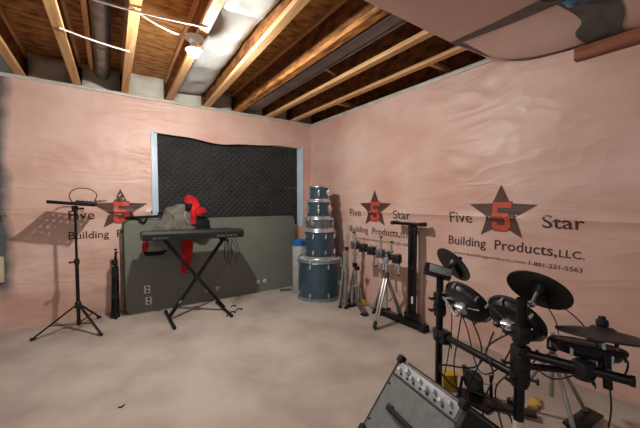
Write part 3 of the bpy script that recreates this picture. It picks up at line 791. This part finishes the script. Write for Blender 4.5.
bm = B(); q = V((cx, cy, 0)) + V((.45, -.89, 0)).normalized() * .298
box(bm, q + V((0, 0, .21)), (.05, .03, .06), None, .008); tube(bm, [q + V((.012, -.022, .16)), q + V((.012, -.022, .40))], .009, 10); ball(bm, q + V((.012, -.022, .155)), .016); obj('spur', bm, 'chrome', bd)
ft, cx, cy = drum('floor_tom', 'teal floor tom standing on the bass drum in the stack', .196, .525, .895, 8, hh=.026)
sd, cx, cy = drum('snare_drum', 'shallow silver snare drum in the middle of the drum stack', .178, .895, 1.05, 8, mat='snare', hh=.022, dx=-.005)
bm = B(); box(bm, (cx - .175, cy - .08, .985), (.03, .03, .07), None, .006); tube(bm, [(cx - .18, cy - .085, 1.02), (cx - .235, cy - .10, 1.045), (cx - .245, cy - .10, 1.02)], .009, 8); obj('strainer', bm, 'chrome', sd)
rt, cx, cy = drum('rack_tom', 'teal rack tom second from the top of the drum stack', .150, 1.05, 1.272, 6, hh=.022, dx=-.015)
bm = B(); box(bm, (cx + .06, cy - .155, 1.16), (.05, .03, .06), None, .006); obj('mount_bracket', bm, 'chrome', rt)
st_, cx, cy = drum('small_tom', 'smallest teal tom on the top of the drum stack', .124, 1.272, 1.462, 6, hh=.022, dx=-.01)
bm = B(); box(bm, (cx + .045, cy - .130, 1.365), (.045, .03, .05), None, .006); obj('mount_bracket', bm, 'chrome', st_)

t = thing('tall_tub', 'tall white tub with blue lid behind the drum stack', 'tub', (2.228, 3.752, 0))
bm = B(); lathe(bm, (2.228, 3.752, 0), (0, 0, 1), [(0, 0), (.088, 0), (.095, .01), (.098, .62), (.090, .65), (0, .65)], 28); obj('tub_body', bm, 'tub', t)
bm = B(); lathe(bm, (2.228, 3.752, .648), (0, 0, 1), [(.0, .05), (.0, .075), (.085, .075), (.103, .06), (.105, 0), (.0985, 0), (.097, .05)], 28); obj('lid', bm, 'blue', t)
t = thing('wood_offcut', 'small dark flat bar on the floor left of the drum stack', 'bar', (2.08, 3.84, 0))
bm = B(); box(bm, (2.05, 3.83, .012), (.16, .05, .024), (V((.94, -.34, 0)), V((.34, .94, 0)), V((0, 0, 1))), .004); obj('bar', bm, 'greym', t)

# ------------------------------------------------------------------ drum hardware by the right wall
def rubber_tip(bm_p, p, r=.02): pass
# folded cymbal stand
t = thing('cymbal_stand', 'folded chrome cymbal stand leaning right beside the drum stack', 'stand', (2.29, 2.84, 0))
top = V((2.345, 2.82, .86))
bm = B(); tube(bm, [(2.30, 2.85, .10), top], .017, 14); tube(bm, [top, top + V((.006, 0, .12))], .011, 10); obj('center_tube', bm, 'chrome', t)
for k, (fx, fy) in enumerate(((2.245, 2.84), (2.285, 2.775), (2.37, 2.90))):
    hub = V((2.335, 2.83, .70))
    for s in (-.015, .015):
        bm = B(); flatbar(bm, hub + V((s, s * .5, 0)), (fx + s, fy + s * .5, .035), .028, .022, (0, 1, 0), .003); p = obj('leg', bm, 'steel', t)
    bm = B(); tube(bm, [(fx, fy, 0), (fx + .004, fy, .055)], .021, 10); obj('foot', bm, 'rubber', t)
    bm = B(); flatbar(bm, V((2.312, 2.84, .30)), V((fx, fy, .0)).lerp(hub, .28), .012, .005); obj('brace', bm, 'greym', t)
for z, f_ in ((.70, .0), (.84, .0), (.42, 0)):
    q = V((2.30, 2.85, .10)).lerp(top, (z - .1) / .76)
    bm = B(); lathe(bm, q, (0, 0, 1), [(.011, -.02), (.024, -.02), (.024, .02), (.011, .02)], 14, True); tube(bm, [q, q + V((-.045, -.03, 0))], [.006, .010], 8); obj('clamp', bm, 'black' if z < .8 else 'chrome', t)

# bass drum pedal
t = thing('bass_pedal', 'chrome bass drum pedal with dark footplate beside the folded stand', 'pedal', (2.40, 2.66, 0))
a = V((2.335, 2.505, .018)); b = V((2.46, 2.80, .075)); dd = (b - a).normalized()
bm = B(); flatbar(bm, a, b, .075, .012, (0, 0, 1), .004); obj('footboard', bm, 'greym', t)
bm = B(); boxr(bm, 2.29, 2.36, 2.46, 2.54, 0, .014, .004); obj('heel_plate', bm, 'black_m', t)
bm = B(); boxr(bm, 2.34, 2.56, 2.77, 2.85, 0, .014, .004); obj('base_plate', bm, 'black_m', t)
for dx in (-.055, .055):
    bm = B(); tube(bm, [(2.46 + dx, 2.81, .01), (2.46 + dx * .9, 2.82, .24)], .012, 10); obj('post', bm, 'chrome', t)
bm = B(); tube(bm, [(2.395, 2.82, .235), (2.525, 2.82, .235)], .010, 10); lathe(bm, (2.45, 2.82, .235), (1, 0, 0), [(.008, 0), (.034, 0), (.034, .014), (.008, .014)], 18, True); obj('axle', bm, 'chrome', t)
bm = B(); tube(bm, [(2.457, 2.79, .24), (2.45, 2.785, .08)], .006, 6); obj('chain', bm, 'steel', t)
bm = B(); tube(bm, [(2.475, 2.82, .24), (2.46, 2.78, .44)], .006, 8); obj('beater_rod', bm, 'chrome', t)
bm = B(); ball(bm, (2.458, 2.775, .46), .03, 1, 1.2, 1); obj('beater', bm, 'blackcloth', t)
bm = B(); tube(bm, spline([(2.53, 2.81, .20), (2.545, 2.80, .12), (2.54, 2.79, .04)], 6), .011, 8); obj('spring', bm, 'steel', t)
bm = B(); boxr(bm, 2.505, 2.53, 2.70, 2.75, 0, .075, .004); tag(obj('yellow_tag', bm, 'yellow'), 'small yellow block standing on the floor beside the chrome pedal', 'block')

# folded hi-hat stand behind the pedal
t = thing('folded_hi_hat_stand', 'folded chrome hi-hat stand upright between bass pedal and right wall', 'stand', (2.50, 2.90, 0))
bm = B(); tube(bm, [(2.52, 2.91, .05), (2.50, 2.86, .62)], .018, 14); tube(bm, [(2.50, 2.86, .60), (2.493, 2.845, .78)], .012, 12); tube(bm, [(2.493, 2.845, .76), (2.49, 2.84, .90)], .005, 8); obj('center_tube', bm, 'chrome', t)
for k, (fx, fy) in enumerate(((2.46, 2.93), (2.55, 2.86), (2.57, 2.95))):
    bm = B(); flatbar(bm, (2.505, 2.875, .48), (fx, fy, .03), .026, .014, (0, 1, 0), .003); p = obj('leg', bm, 'steel', t)
    bm = B(); tube(bm, [(fx, fy, 0), (fx, fy, .05)], .020, 10); obj('foot', bm, 'rubber', p)
for z, mt in ((.48, 'black'), (.62, 'chrome'), (.30, 'chrome'), (.77, 'black')):
    q = V((2.52, 2.91, .05)).lerp(V((2.49, 2.84, .85)), (z - .05) / .8)
    bm = B(); lathe(bm, q, (0, 0, 1), [(.012, -.025), (.030, -.025), (.032, .02), (.012, .025)], 14, True); tube(bm, [q, q + V((-.05, -.035, 0))], [.007, .012], 8); obj('clamp', bm, mt, t)

# tom holder rack: A-frame stand with a clamp bar
t = thing('tom_stand', 'chrome A-frame tom stand with bar of black clamps in front of the wall', 'stand', (2.36, 2.25, 0))
apex = V((2.37, 2.225, .50))
for fx, fy in ((2.145, 2.155), (2.565, 2.185), (2.44, 2.47)):
    p1 = V((fx, fy, .03))
    sd_ = (p1 - apex).cross(V((0, 0, 1))).normalized() * .014
    for s in (-1, 1):
        bm = B(); flatbar(bm, apex + sd_ * s, p1 + sd_ * s, .020, .018, (0, 0, 1), .002); p = obj('leg', bm, 'steel', t)
    bm = B(); tube(bm, [p1 + (p1 - apex).normalized() * .022, p1 - (p1 - apex).normalized() * .05], .021, 12); obj('foot', bm, 'rubber', t)
    bm = B(); flatbar(bm, (2.37, 2.225, .20), apex.lerp(p1, .52), .013, .005); obj('brace', bm, 'steel', t)
bm = B(); tube(bm, [(2.37, 2.225, .16), (2.37, 2.225, .72)], .016, 14); obj('center_tube', bm, 'chrome', t)
for z in (.50, .66):
    bm = B(); lathe(bm, (2.37, 2.225, z), (0, 0, 1), [(.014, -.03), (.032, -.03), (.032, .03), (.014, .03)], 14, True); tube(bm, [(2.345, 2.21, z), (2.31, 2.17, z)], [.007, .013], 8); obj('collar', bm, 'chrome' if z > .6 else 'greym', t)
r0, r1 = V((2.285, 2.66, .775)), V((2.44, 2.09, .665))
bm = B(); tube(bm, [r0, r1], .023, 14); obj('clamp_bar', bm, 'black_m', t)
for k, s in enumerate((.06, .24, .42, .60, .74, .92)):
    q = r0.lerp(r1, s)
    bm = B(); box(bm, q, (.084, .084, .090), (V((.93, .25, 0)), V((-.25, .93, 0)), V((0, 0, 1))), .010); tube(bm, [q + V((-.03, -.01, .0)), q + V((-.07, -.02, .006))], [.007, .012], 8)
    obj('clamp', bm, 'black' if k % 3 else 'greym', t)
    if k in (0, 2, 4):
        bm = B(); box(bm, q + V((-.01, 0, .045)), (.035, .035, .03), None, .006); tube(bm, [q + V((.02, 0, .03)), q + V((.03, -.05, .05))], .011, 8); obj('ball_joint', bm, 'chrome', t)
for q, d, ln in ((r0.lerp(r1, .52), V((-.12, -.10, -.9)), .14), (r0.lerp(r1, .68), V((-.10, -.04, -.9)), .16), (r0.lerp(r1, .60), V((.04, 0, 1)), .17), (r0.lerp(r1, .80), V((.02, -.05, 1)), .15), (r0.lerp(r1, .03), V((.0, .02, 1)), .13), (r0.lerp(r1, .95), V((-.08, -.1, -.9)), .15)):
    e = q + d.normalized() * ln
    bm = B(); tube(bm, [q, e], .013, 12); p = obj('tom_arm', bm, 'chrome', t)
    bm = B(); tube(bm, [e, e + d.normalized() * .014], .0165, 10); obj('arm_cap', bm, 'black', p)

# T stand
t = thing('column_stand', 'tall black T-shaped column stand against the right wall', 'stand', (2.50, 2.04, 0))
for dy in (-.024, .024):  # near bar also stands in for the column's shadow on the wall
    bm = B(); boxr(bm, 2.515, 2.55, 2.025 + dy - .020, 2.025 + dy + .020, .05, 1.02, .004); obj('column', bm, 'black_m', t)
bm = B(); boxr(bm, 2.49, 2.575, 1.90, 2.27, 1.02, 1.048, .006); obj('top_arm', bm, 'black_m', t)
for y in (1.91, 2.26):
    bm = B(); boxr(bm, 2.485, 2.58, y - .022, y + .022, 1.016, 1.054, .006); obj('end_cap', bm, 'rubber', t)
bm = B(); boxr(bm, 2.46, 2.53, 1.82, 2.43, .004, .062, .008); obj('base_bar', bm, 'black_m', t)
for y in (1.845, 2.405):
    bm = B(); boxr(bm, 2.452, 2.538, y - .03, y + .03, 0, .068, .008); obj('foot', bm, 'rubber', t)
bm = B(); boxr(bm, 2.50, 2.565, 1.95, 2.10, .05, .13, .006); obj('column_socket', bm, 'black_m', t)
bm = B(); boxr(bm, 2.512, 2.516, 1.995, 2.018, .23, .30); obj('sticker', bm, 'white_p', t, smooth=False)
bm = B(); tube(bm, [(2.515, 2.0, .60), (2.48, 1.985, .60)], [.008, .016], 10); obj('lock_knob', bm, 'black', t)

# silver hardware lying at the wall
def rods(name, label, lst, mat='steel'):
    c = V(lst[0][0]); t = thing(name, label, 'hardware', (c.x, c.y, 0))
    for k, (p, q, r) in enumerate(lst):
        p, q = V(p), V(q)
        bm = B(); tube(bm, [p, q], r, 10); o = obj('tube', bm, mat if k % 3 != 2 else 'chrome', t)
        if k % 2 == 0:
            m_ = p.lerp(q, .6); bm = B(); box(bm, m_, (r * 3.4, r * 3.4, r * 3.2), None, .004); obj('clamp', bm, 'black' if k % 4 else 'chrome', t)
    return t
rods('folded_tripod', 'bundle of silver stand legs lying along the foot of the wall', [((2.59, 2.72, .02), (2.585, 2.12, .02), .014), ((2.555, 2.66, .02), (2.56, 2.14, .02), .014), ((2.575, 2.60, .048), (2.57, 2.22, .048), .012), ((2.60, 2.64, .055), (2.60, 2.40, .05), .011), ((2.52, 2.62, .018), (2.565, 2.50, .06), .010), ((2.51, 2.56, .016), (2.60, 2.52, .085), .010)])
rods('clamp_heap', 'small heap of chrome clamps at the end of the column stand base', [((2.60, 1.80, .025), (2.53, 1.73, .025), .016), ((2.54, 1.78, .05), (2.60, 1.70, .055), .014), ((2.56, 1.75, .06), (2.58, 1.74, .12), .010), ((2.50, 1.74, .018), (2.56, 1.67, .02), .015), ((2.60, 1.77, .05), (2.615, 1.66, .03), .012)], 'chrome')

# ------------------------------------------------------------------ electronic drum kit (one bolted assembly)
KIT = thing('electronic_drum_kit', 'black electronic drum kit with pads and rubber cymbals on a rack', 'drum kit', (1.45, .75, 0))
PL = V((1.536, 1.035, 0)); PM = V((1.362, .548, 0)); PRZ = .656
def pole(p, z1, r, nm='rack_pole'):
    bm = B(); tube(bm, [p + V((0, 0, .03)), p + V((0, 0, z1))], r, 18); o = obj(nm, bm, 'black_m', KIT)
    bm = B(); lathe(bm, p, (0, 0, 1), [(0, 0), (r + .012, 0), (r + .012, .035), (r + .001, .05), (0, .05)], 18); obj('rubber_foot', bm, 'rubber', o)
    return o
pole(PL, .83, .0195); pm = pole(PM, .875, .0195)
bm = B(); lathe(bm, PM + V((0, 0, .29)), (0, 0, 1), [(.0197, 0), (.0202, 0), (.0202, .085), (.0197, .085)], 18, True); obj('label_sticker', bm, 'white_p', pm)
def rail(a, b, r=.0175):
    bm = B(); tube(bm, [a, b], r, 16); o = obj('rack_rail', bm, 'black_m', KIT)
    return o
LA, LB = PL + V((0, 0, .515)), PM + V((0, 0, .552))
rail(LA, LB)
RA, RB = PM + V((.0, 0, .655)), V((1.448, .245, .656))
rail(RA, RB, .0165)
o = rail(PM + V((0, 0, .60)), V((1.50, .40, .60)), .013)
bm = B(); tube(bm, [RB, RB + (RB - RA).normalized() * .012], .019, 14); obj('end_cap', bm, 'rubber', o)
def clamp(p, size=.055, dirs=((-1, -.3, 0),), mat='black'):
    bm = B(); box(bm, p, (size, size, size * 1.05), (V((.9, -.43, 0)), V((.43, .9, 0)), V((0, 0, 1))), size * .16)
    lathe(bm, V(p) - V((0, 0, size * .62)), (0, 0, 1), [(.012, 0), (size * .56, 0), (size * .56, size * .25), (.012, size * .25)], 14, True)
    for d in dirs:
        d = V(d).normalized(); q = V(p) + d * size * .45
        tube(bm, [q, q + d * .035], .006, 8); box(bm, q + d * .035, (.010, .034, .014), (d, d.cross(V((0, 0, 1))).normalized() if abs(d.z) < .9 else V((1, 0, 0)), V((0, 0, 1))), .003)
    return obj('rack_clamp', bm, mat, KIT)
for p, dr in ((PL + V((0, 0, .515)), ((-.8, -.5, 0),)), (PL + V((0, 0, .72)), ((-.9, .3, 0), (.2, -1, 0))), (PL + V((0, 0, .655)), ((-.9, .3, 0),)), (PM + V((0, 0, .552)), ((-.8, .2, 0), (.3, -.9, 0))), (PM + V((0, 0, .655)), ((-.9, -.2, 0), (.6, -.8, .1))), (PM + V((0, 0, .605)), ((.5, -.8, 0), (-.6, .7, 0))), (PM + V((0, 0, .735)), ((-.7, .6, 0),)), (RA.lerp(RB, .62), ((.2, -.5, -.9),)), (LA.lerp(LB, .1), ((.3, -.5, -.9),))):
    clamp(p, .056, dr)

def pad(c, n, R, nm_side, arm_to):
    c = V(c); n = V(n)
    bm = B(); lathe(bm, c, n, [(0, -.028), (R * .55, -.03), (R * .88, -.022), (R * .97, -.006), (R * .97, .014), (0, .014)], 36); p = obj('drum_pad', bm, 'black', KIT)
    bm = B(); ring(bm, c + n * .012, n, R, .010, 40, 8, 1.1); obj('rim', bm, 'rubber', p)
    bm = B(); lathe(bm, c, n, [(0, .021), (R * .93, .018), (R * .95, .012), (0, .012)], 36); obj('mesh_head', bm, 'padface', p)
    x, y, _ = frame_of(n)
    for k in range(6):
        a = 2 * PI * k / 6 + .4; d = x * math.cos(a) + y * math.sin(a)
        bm = B(); tube(bm, [c + d * R * 1.02 - n * .022, c + d * R * 1.02 + n * .018], .006, 6); obj('tension_bolt', bm, 'chrome', p)
    bm = B()
    for k in range(3):
        a = 2 * PI * k / 3 + .9; d = x * math.cos(a) + y * math.sin(a)
        tube(bm, [c - n * .031 + d * R * .15, c - n * .026 + d * R * .85], .0045, 6)
    obj('underside_ribs', bm, 'greym', p)
    bm = B(); box(bm, c - n * .042, (.06, .05, .03), (x, y, n), .006); q = c - n * .05
    a3 = V(arm_to); tube(bm, spline([q, q - n * .04, a3 + (q - a3) * .25 + V((0, 0, .01)), a3], 6), .009, 8); obj('pad_arm', bm, 'chrome', p)
    bm = B(); box(bm, c - n * .046 + x * .05, (.03, .022, .03), (x, y, n), .004); obj('jack', bm, 'black', p)
    return p
c1, c2, c3 = (1.523, .872, .735), (1.445, .60, .748), (1.535, .385, .686)
c2 = (1.458, .614, .745)
pad(c1, tilt(c1, 43, -.46), .120, 'left', PL + V((0, 0, .72)))
pad(c2, tilt(c2, 38, -.50), .114, 'middle', PM + V((0, 0, .735)))
pad(c3, tilt(c3, 0, .13), .110, 'right', RA.lerp(RB, .62))

def cymbal(c, n, R, stem_pts, stem_mat='black_m', boss=True):
    c = V(c); n = V(n)
    bm = B(); lathe(bm, c, n, [(0, .006), (R * .22, .006), (R * .30, -.004), (R * .7, -.012), (R, -.022), (R * 1.004, -.027), (R * .98, -.029), (R * .7, -.021), (R * .3, -.014), (R * .2, -.008), (0, -.008)], 48); p = obj('cymbal_pad', bm, 'cymbal', KIT)
    bm = B(); lathe(bm, c, n, [(0, .045), (.010, .044), (.012, .034), (.018, .030), (.019, .012), (.013, .006), (0, .004)], 16); obj('wing_nut', bm, 'rubber', p)
    x, y, _ = frame_of(n)
    bm = B(); lathe(bm, c - n * .008, n, [(0, -.03), (.022, -.03), (.030, -.012), (.034, 0), (0, 0)], 18); box(bm, c - n * .03 + y * -.055, (.05, .07, .022), (x, y, n), .006); obj('sensor_box', bm, 'black', p)
    bm = B(); tube(bm, [c - n * .01] + [V(q) for q in stem_pts], .0075, 10); obj('stem', bm, stem_mat, p)
    q = V(stem_pts[0]); bm = B(); ball(bm, q, .016); tube(bm, [q, q + x * .035], [.006, .010], 8); obj('tilter', bm, 'chrome', p)
    return p
cb = V((1.549, .553, .895)); nb = tilt(cb, 25, -.53)
cymbal(cb, nb, .124, [cb - nb * .10, PM + V((.0, .0, .86))], 'chrome')
cl = V((1.712, 1.050, .900)); nl = tilt(cl, 50, -.42)
cymbal(cl, nl, .118, [cl - nl * .10, PL + V((.02, 0, .80)), PL + V((0, 0, .78))], 'black_m')
cr_ = V((1.478, .328, .800)); nr = tilt(cr_, -1, .10)
cymbal(cr_, nr, .138, [cr_ - nr * .035, cr_ - nr * .11 + V((0, -.005, 0)), V((1.449, .30, .66))], 'chrome')
bm = B(); tube(bm, [V((1.449, .30, .60)), V((1.462, .312, .715))], .014, 14); obj('boom_tube', bm, 'black_m', KIT)
bm = B(); q = cr_ + RIGHT * .055 - V((0, 0, .03)); tube(bm, [q, q - V((0, 0, .04))], [.009, .006], 8); obj('cable_plug', bm, 'black', KIT)
bm = B(); tube(bm, [q - V((0, 0, .04)), q - V((0, 0, .062))], .005, 8); obj('cable_plug', bm, 'white_p', KIT)
# sound module on the left pole
mc = V((1.525, 1.045, .868)); mn = V((-.62, -.42, .66)).normalized()
mx = (RIGHT - mn * RIGHT.dot(mn)).normalized(); mx = (mx + V((0, 0, -.44))).normalized(); mn = (mn - mx * mn.dot(mx)).normalized(); my = mn.cross(mx)
bm = B(); box(bm, mc, (.145, .062, .045), (mx, my, mn), .005); p = obj('control_module', bm, 'black', KIT)
bm = B(); box(bm, mc + mn * .0235 + mx * .010, (.12, .046, .003), (mx, my, mn), .001); obj('module_face', bm, 'blackglass', p)
bm = B(); tube(bm, [mc - mn * .015, PL + V((0, 0, .82))], .010, 8); obj('module_arm', bm, 'black_m', p)

# cables hanging around the kit
F = lambda x, y: (x, y, .005)
kc = [
    ([(1.50, .88, .69), (1.50, .90, .55), (1.60, .98, .32), (1.72, 1.02, .10), (1.80, 1.02, .02)], 'cable_b', 'black cable dropping from the left drum pad to the floor', .0038),
    ([(1.53, .86, .69), (1.55, .80, .5), (1.62, .90, .25), (1.76, .98, .03)], 'cable_b', 'black cable hanging from the left drum pad in front of the kick pad', .0038),
    ([(1.60, 1.02, .82), (1.57, .98, .62), (1.58, 1.0, .42), (1.66, 1.08, .16), (1.76, 1.09, .02)], 'cable_b', 'thin black cable hanging from the left cymbal behind the rack rail', .0032),
    ([(1.48, .60, .70), (1.44, .66, .52), (1.47, .77, .44), (1.52, .86, .60), (1.52, .90, .68)], 'cable_b', 'black cable looping between left and middle drum pads', .0032),
    ([(1.49, .61, .70), (1.40, .70, .60), (1.38, .66, .50), (1.50, .76, .29), (1.64, .84, .14), (1.74, .86, .01)], 'cable_b', 'black cable falling diagonally from the middle drum pad to the floor', .0038),
    ([(1.46, .70, .66), (1.43, .76, .48), (1.26, .84, .50), (1.27, .78, .43), (1.40, .74, .37), (1.57, .70, .26), (1.68, .70, .12), (1.74, .72, .008)], 'cable_b', 'black cable lying across the top of the amplifier', .0042),
    ([(1.55, .55, .85), (1.58, .50, .74), (1.50, .47, .66), (1.42, .50, .64), (1.37, .52, .60)], 'cable_r', 'thin red-brown cable from the large cymbal down to the main pole', .0028),
    ([(1.57, .53, .85), (1.60, .44, .78), (1.53, .36, .73), (1.47, .335, .70)], 'cable_r', 'thin red-brown cable from the large cymbal to the right pad', .0028),
    ([(1.45, .30, .64), (1.50, .30, .50), (1.56, .33, .34), (1.60, .40, .12), (1.62, .44, .01)], 'cable_b', 'black cable hanging down from the right end of the rack', .0030),
    ([tuple(q - V((0, 0, .062))), (1.49, .26, .70), (1.455, .262, .66), (1.44, .28, .64)], 'cable_b', 'short black cable from the right cymbal back to the rack', .0032),
    ([(1.36, .58, .56), (1.36, .64, .44), (1.40, .60, .2), (1.42, .55, .02)], 'cable_b', 'black cable hanging close behind the main pole', .0034),
    ([(1.38, .53, .62), (1.42, .46, .57), (1.45, .40, .60), (1.44, .36, .655)], 'cable_b', 'short black cable sagging under the right rack rail', .0030),
]
for pts, mt, lb, r in kc: cable('audio_cable', pts, r, mt, lb)

# kick pad tower behind the amplifier
t = thing('kick_pad', 'black kick pad tower on the floor behind the amplifier', 'kick pad', (1.90, .99, 0))
bm = B(); boxr(bm, 1.82, 2.0, .90, 1.10, 0, .02, .006); obj('base_plate', bm, 'black_m', t)
bm = B(); flatbar(bm, (1.95, 1.05, .01), (1.90, 1.04, .17), .16, .022, (1, -.3, 0), .006); obj('tower', bm, 'black', t)
bm = B(); lathe(bm, (1.895, 1.035, .12), (-.95, -.1, .3), [(0, 0), (.055, 0), (.06, -.012), (.06, -.025), (0, -.025)], 24); obj('pad', bm, 'rubber', t)
bm = B(); tube(bm, [(1.97, .95, .01), (2.0, .97, .15)], .010, 8); tube(bm, [(1.86, 1.10, .01), (1.87, 1.085, .13)], .010, 8); obj('side_post', bm, 'black_m', t)
bm = B(); flatbar(bm, (1.90, .94, .02), (2.02, .72, .03), .07, .014, (0, 0, 1), .004); obj('footboard', bm, 'black_m', t)
bm = B(); tube(bm, [(1.93, .985, .11), (2.0, .93, .115)], .006, 8); obj('axle', bm, 'chrome', t)
t = thing('yellow_box', 'small yellow cardboard box on the floor behind the amplifier', 'box', (1.865, 1.18, 0))
bm = B(); box(bm, (1.868, 1.175, .055), (.085, .06, .11), (V((.8, -.6, 0)), V((.6, .8, 0)), V((0, 0, 1))), .002); obj('carton', bm, 'yellow', t, smooth=False)
bm = B(); box(bm, (1.868, 1.175, .1115), (.10, .07, .003), (V((.8, -.6, 0)), V((.6, .8, 0)), V((0, 0, 1)))); obj('flap', bm, 'yellow', t, smooth=False)
bm = lump((2.145, .775, .016), .055, (1.5, .55, .28), 5, .5); tag(obj('yellow_cloth', bm, 'yellow_c'), 'crumpled yellow cloth on the floor under the right drum pad', 'cloth')

# low chrome stand with pedal under the right pad
t = thing('hi_hat_stand', 'low silver stand with black pedal on the floor under right pad', 'stand', (2.2, .62, 0))
ap = V((2.03, .655, .47))
for fx, fy in ((2.285, .56), (1.93, .50), (2.02, .86)):
    bm = B(); tube(bm, [ap - V((0, 0, .04)), V((fx, fy, .022))], .0115, 10); p = obj('leg', bm, 'steel', t)
    bm = B(); tube(bm, [V((fx, fy, .0)), V((fx, fy, .045))], .020, 10); obj('foot', bm, 'rubber', p)
bm = B(); tube(bm, [ap - V((0, 0, .30)), ap + V((0, 0, .06))], .012, 12); obj('center_tube', bm, 'steel', t)
bm = B(); box(bm, ap, (.05, .05, .07), None, .01); obj('collar', bm, 'black', t)
bm = B(); box(bm, (2.20, .555, .024), (.24, .085, .016), (V((.97, -.2, .1)).normalized(), V((.2, .97, 0)).normalized(), V((-.1, 0, 1)).normalized()), .005); obj('pedal_plate', bm, 'black_m', t)
bm = B(); boxr(bm, 2.08, 2.33, .515, .60, 0, .012, .003); obj('pedal_base', bm, 'black_m', t)

# ------------------------------------------------------------------ drum amplifier wedge
A = V((1.235, 1.058, 0)); Bp = V((1.163, .658, 0)); dA = (Bp - A).normalized(); dB = V((-dA.y, dA.x, 0)); LEN = .41
def a3(s, z, h): return A + dA * h + dB * s + V((0, 0, z))
t = thing('drum_amplifier', 'grey wedge-shaped drum amplifier with knobs and handle on the floor in front', 'amplifier', (1.25, .85, 0))
prof = [(0, .45), (-.236, .152), (-.075, .006), (.40, .006), (.445, .09)]
bm = B(); prism(bm, prof, a3, .0, LEN)
bmesh.ops.recalc_face_normals(bm, faces=bm.faces)
bmesh.ops.bevel(bm, geom=bm.edges[:], offset=.010, segments=3, affect='EDGES')
bm2 = bm
obj('cabinet', bm, 'amp', t)
for h in (-.004, LEN + .004):
    bm = B(); cs = [(.0, .44), (-.222, .154), (-.072, .02), (.39, .02), (.425, .09)]; prism(bm, cs, a3, h - .005, h + .005); obj('side_panel', bm, 'ampside', t, smooth=False)
u = V((-.236, -.298)); ul = u.length; u = u / ul                        # down the top face
nf = V((-.318 / ul, .252 / ul))
nf = V((u.y, -u.x)); nf = nf if nf.y > 0 else -nf
T3 = lambda d, o, h: a3(u.x * d + nf.x * o, .45 + u.y * d + nf.y * o, h)
axd = (dA, (dB * u.x + V((0, 0, u.y))).normalized(), (dB * nf.x + V((0, 0, nf.y))).normalized())
gx = V((.36, -.36 * .0)); 
bm = B(); g0, g1 = V((.03, .425)), V((.42, .115)); gd = (g1 - g0).normalized(); gn = V((-gd.y, gd.x)); gn = gn if gn.y > 0 else -gn
prism(bm, [tuple(g0 + gn * -.003), tuple(g1 + gn * -.003), tuple(g1 + gn * .008), tuple(g0 + gn * .008)], a3, .025, LEN - .025); obj('speaker_grille', bm, 'grille', t, smooth=False)
bm = B(); box(bm, T3(.042, .002, LEN / 2 + .005), (LEN - .045, .062, .008), axd, .002); cp = obj('control_panel', bm, 'silver', t)
for k in range(8):
    h = .045 + k * .044; big = k in (1, 4)
    bm = B(); r_ = .0135 if big else .0085
    lathe(bm, T3(.030 if k % 2 else .044, .006, h), axd[2], [(0, .017), (r_ * .9, .017), (r_, .013), (r_ * 1.05, 0), (0, 0)], 16); obj('knob', bm, 'knob_w' if k % 3 else 'white_p', cp)
    bm = B(); lathe(bm, T3(.060, .005, h + .018), axd[2], [(0, .006), (.006, .006), (.006, 0), (0, 0)], 10); obj('jack', bm, 'black', cp)
bm = B(); box(bm, T3(.080, .0025, LEN / 2), (LEN - .01, .006, .006), axd); obj('panel_seam', bm, 'black', t)
# handle
pts = [T3(.215, .004, .105), T3(.215, .022, .12), T3(.215, .030, .20), T3(.215, .030, .28), T3(.215, .022, .36), T3(.215, .004, .375)]
bm = B(); tube(bm, spline(pts, 6), .0125, 10); hd = obj('handle', bm, 'rubber', t)
for h in (.097, .383):
    bm = B(); box(bm, T3(.215, .005, h), (.036, .034, .012), axd, .004); obj('handle_mount', bm, 'black', hd)
for d in (.13, .32):
    bm = B(); lathe(bm, T3(d, .001, .02), axd[2], [(0, .003), (.007, .002), (.007, 0), (0, 0)], 10); obj('screw', bm, 'black', t)
for hh_ in (.012, LEN - .012):
    for (s, z) in ((0, .45), (-.236, .152)):
        bm = B(); box(bm, a3(s * .985, z * .985 + (.005 if z > .3 else .004), hh_), (.036, .042, .042), axd, .012); obj('corner_protector', bm, 'rubber', t)
for s in (-.06, .36):
    for h in (.05, LEN - .05):
        bm = B(); lathe(bm, a3(s, 0, h), (0, 0, 1), [(0, 0), (.016, 0), (.016, .01), (0, .01)], 12); obj('foot', bm, 'rubber', t)

# ------------------------------------------------------------------ light
def point(name, loc, w, col, rad=.04):
    l = bpy.data.lights.new(name, 'POINT'); l.energy = w; l.color = col; l.shadow_soft_size = rad
    o = bpy.data.objects.new(name, l); COL.objects.link(o); o.location = loc; return o
point('second_bulb', (-1.7, -.1, 2.34), 32, (1.0, .96, .92), .05)
w = bpy.data.worlds.new('world'); S.world = w; w.use_nodes = True
bg = w.node_tree.nodes['Background']; bg.inputs[0].default_value = (.92, .96, 1.0, 1); bg.inputs[1].default_value = .17
S.view_settings.view_transform = 'Standard'; S.view_settings.look = 'None'
S.view_settings.gamma = 1; S.view_settings.use_curve_mapping = False
S.view_settings.exposure = 0.24
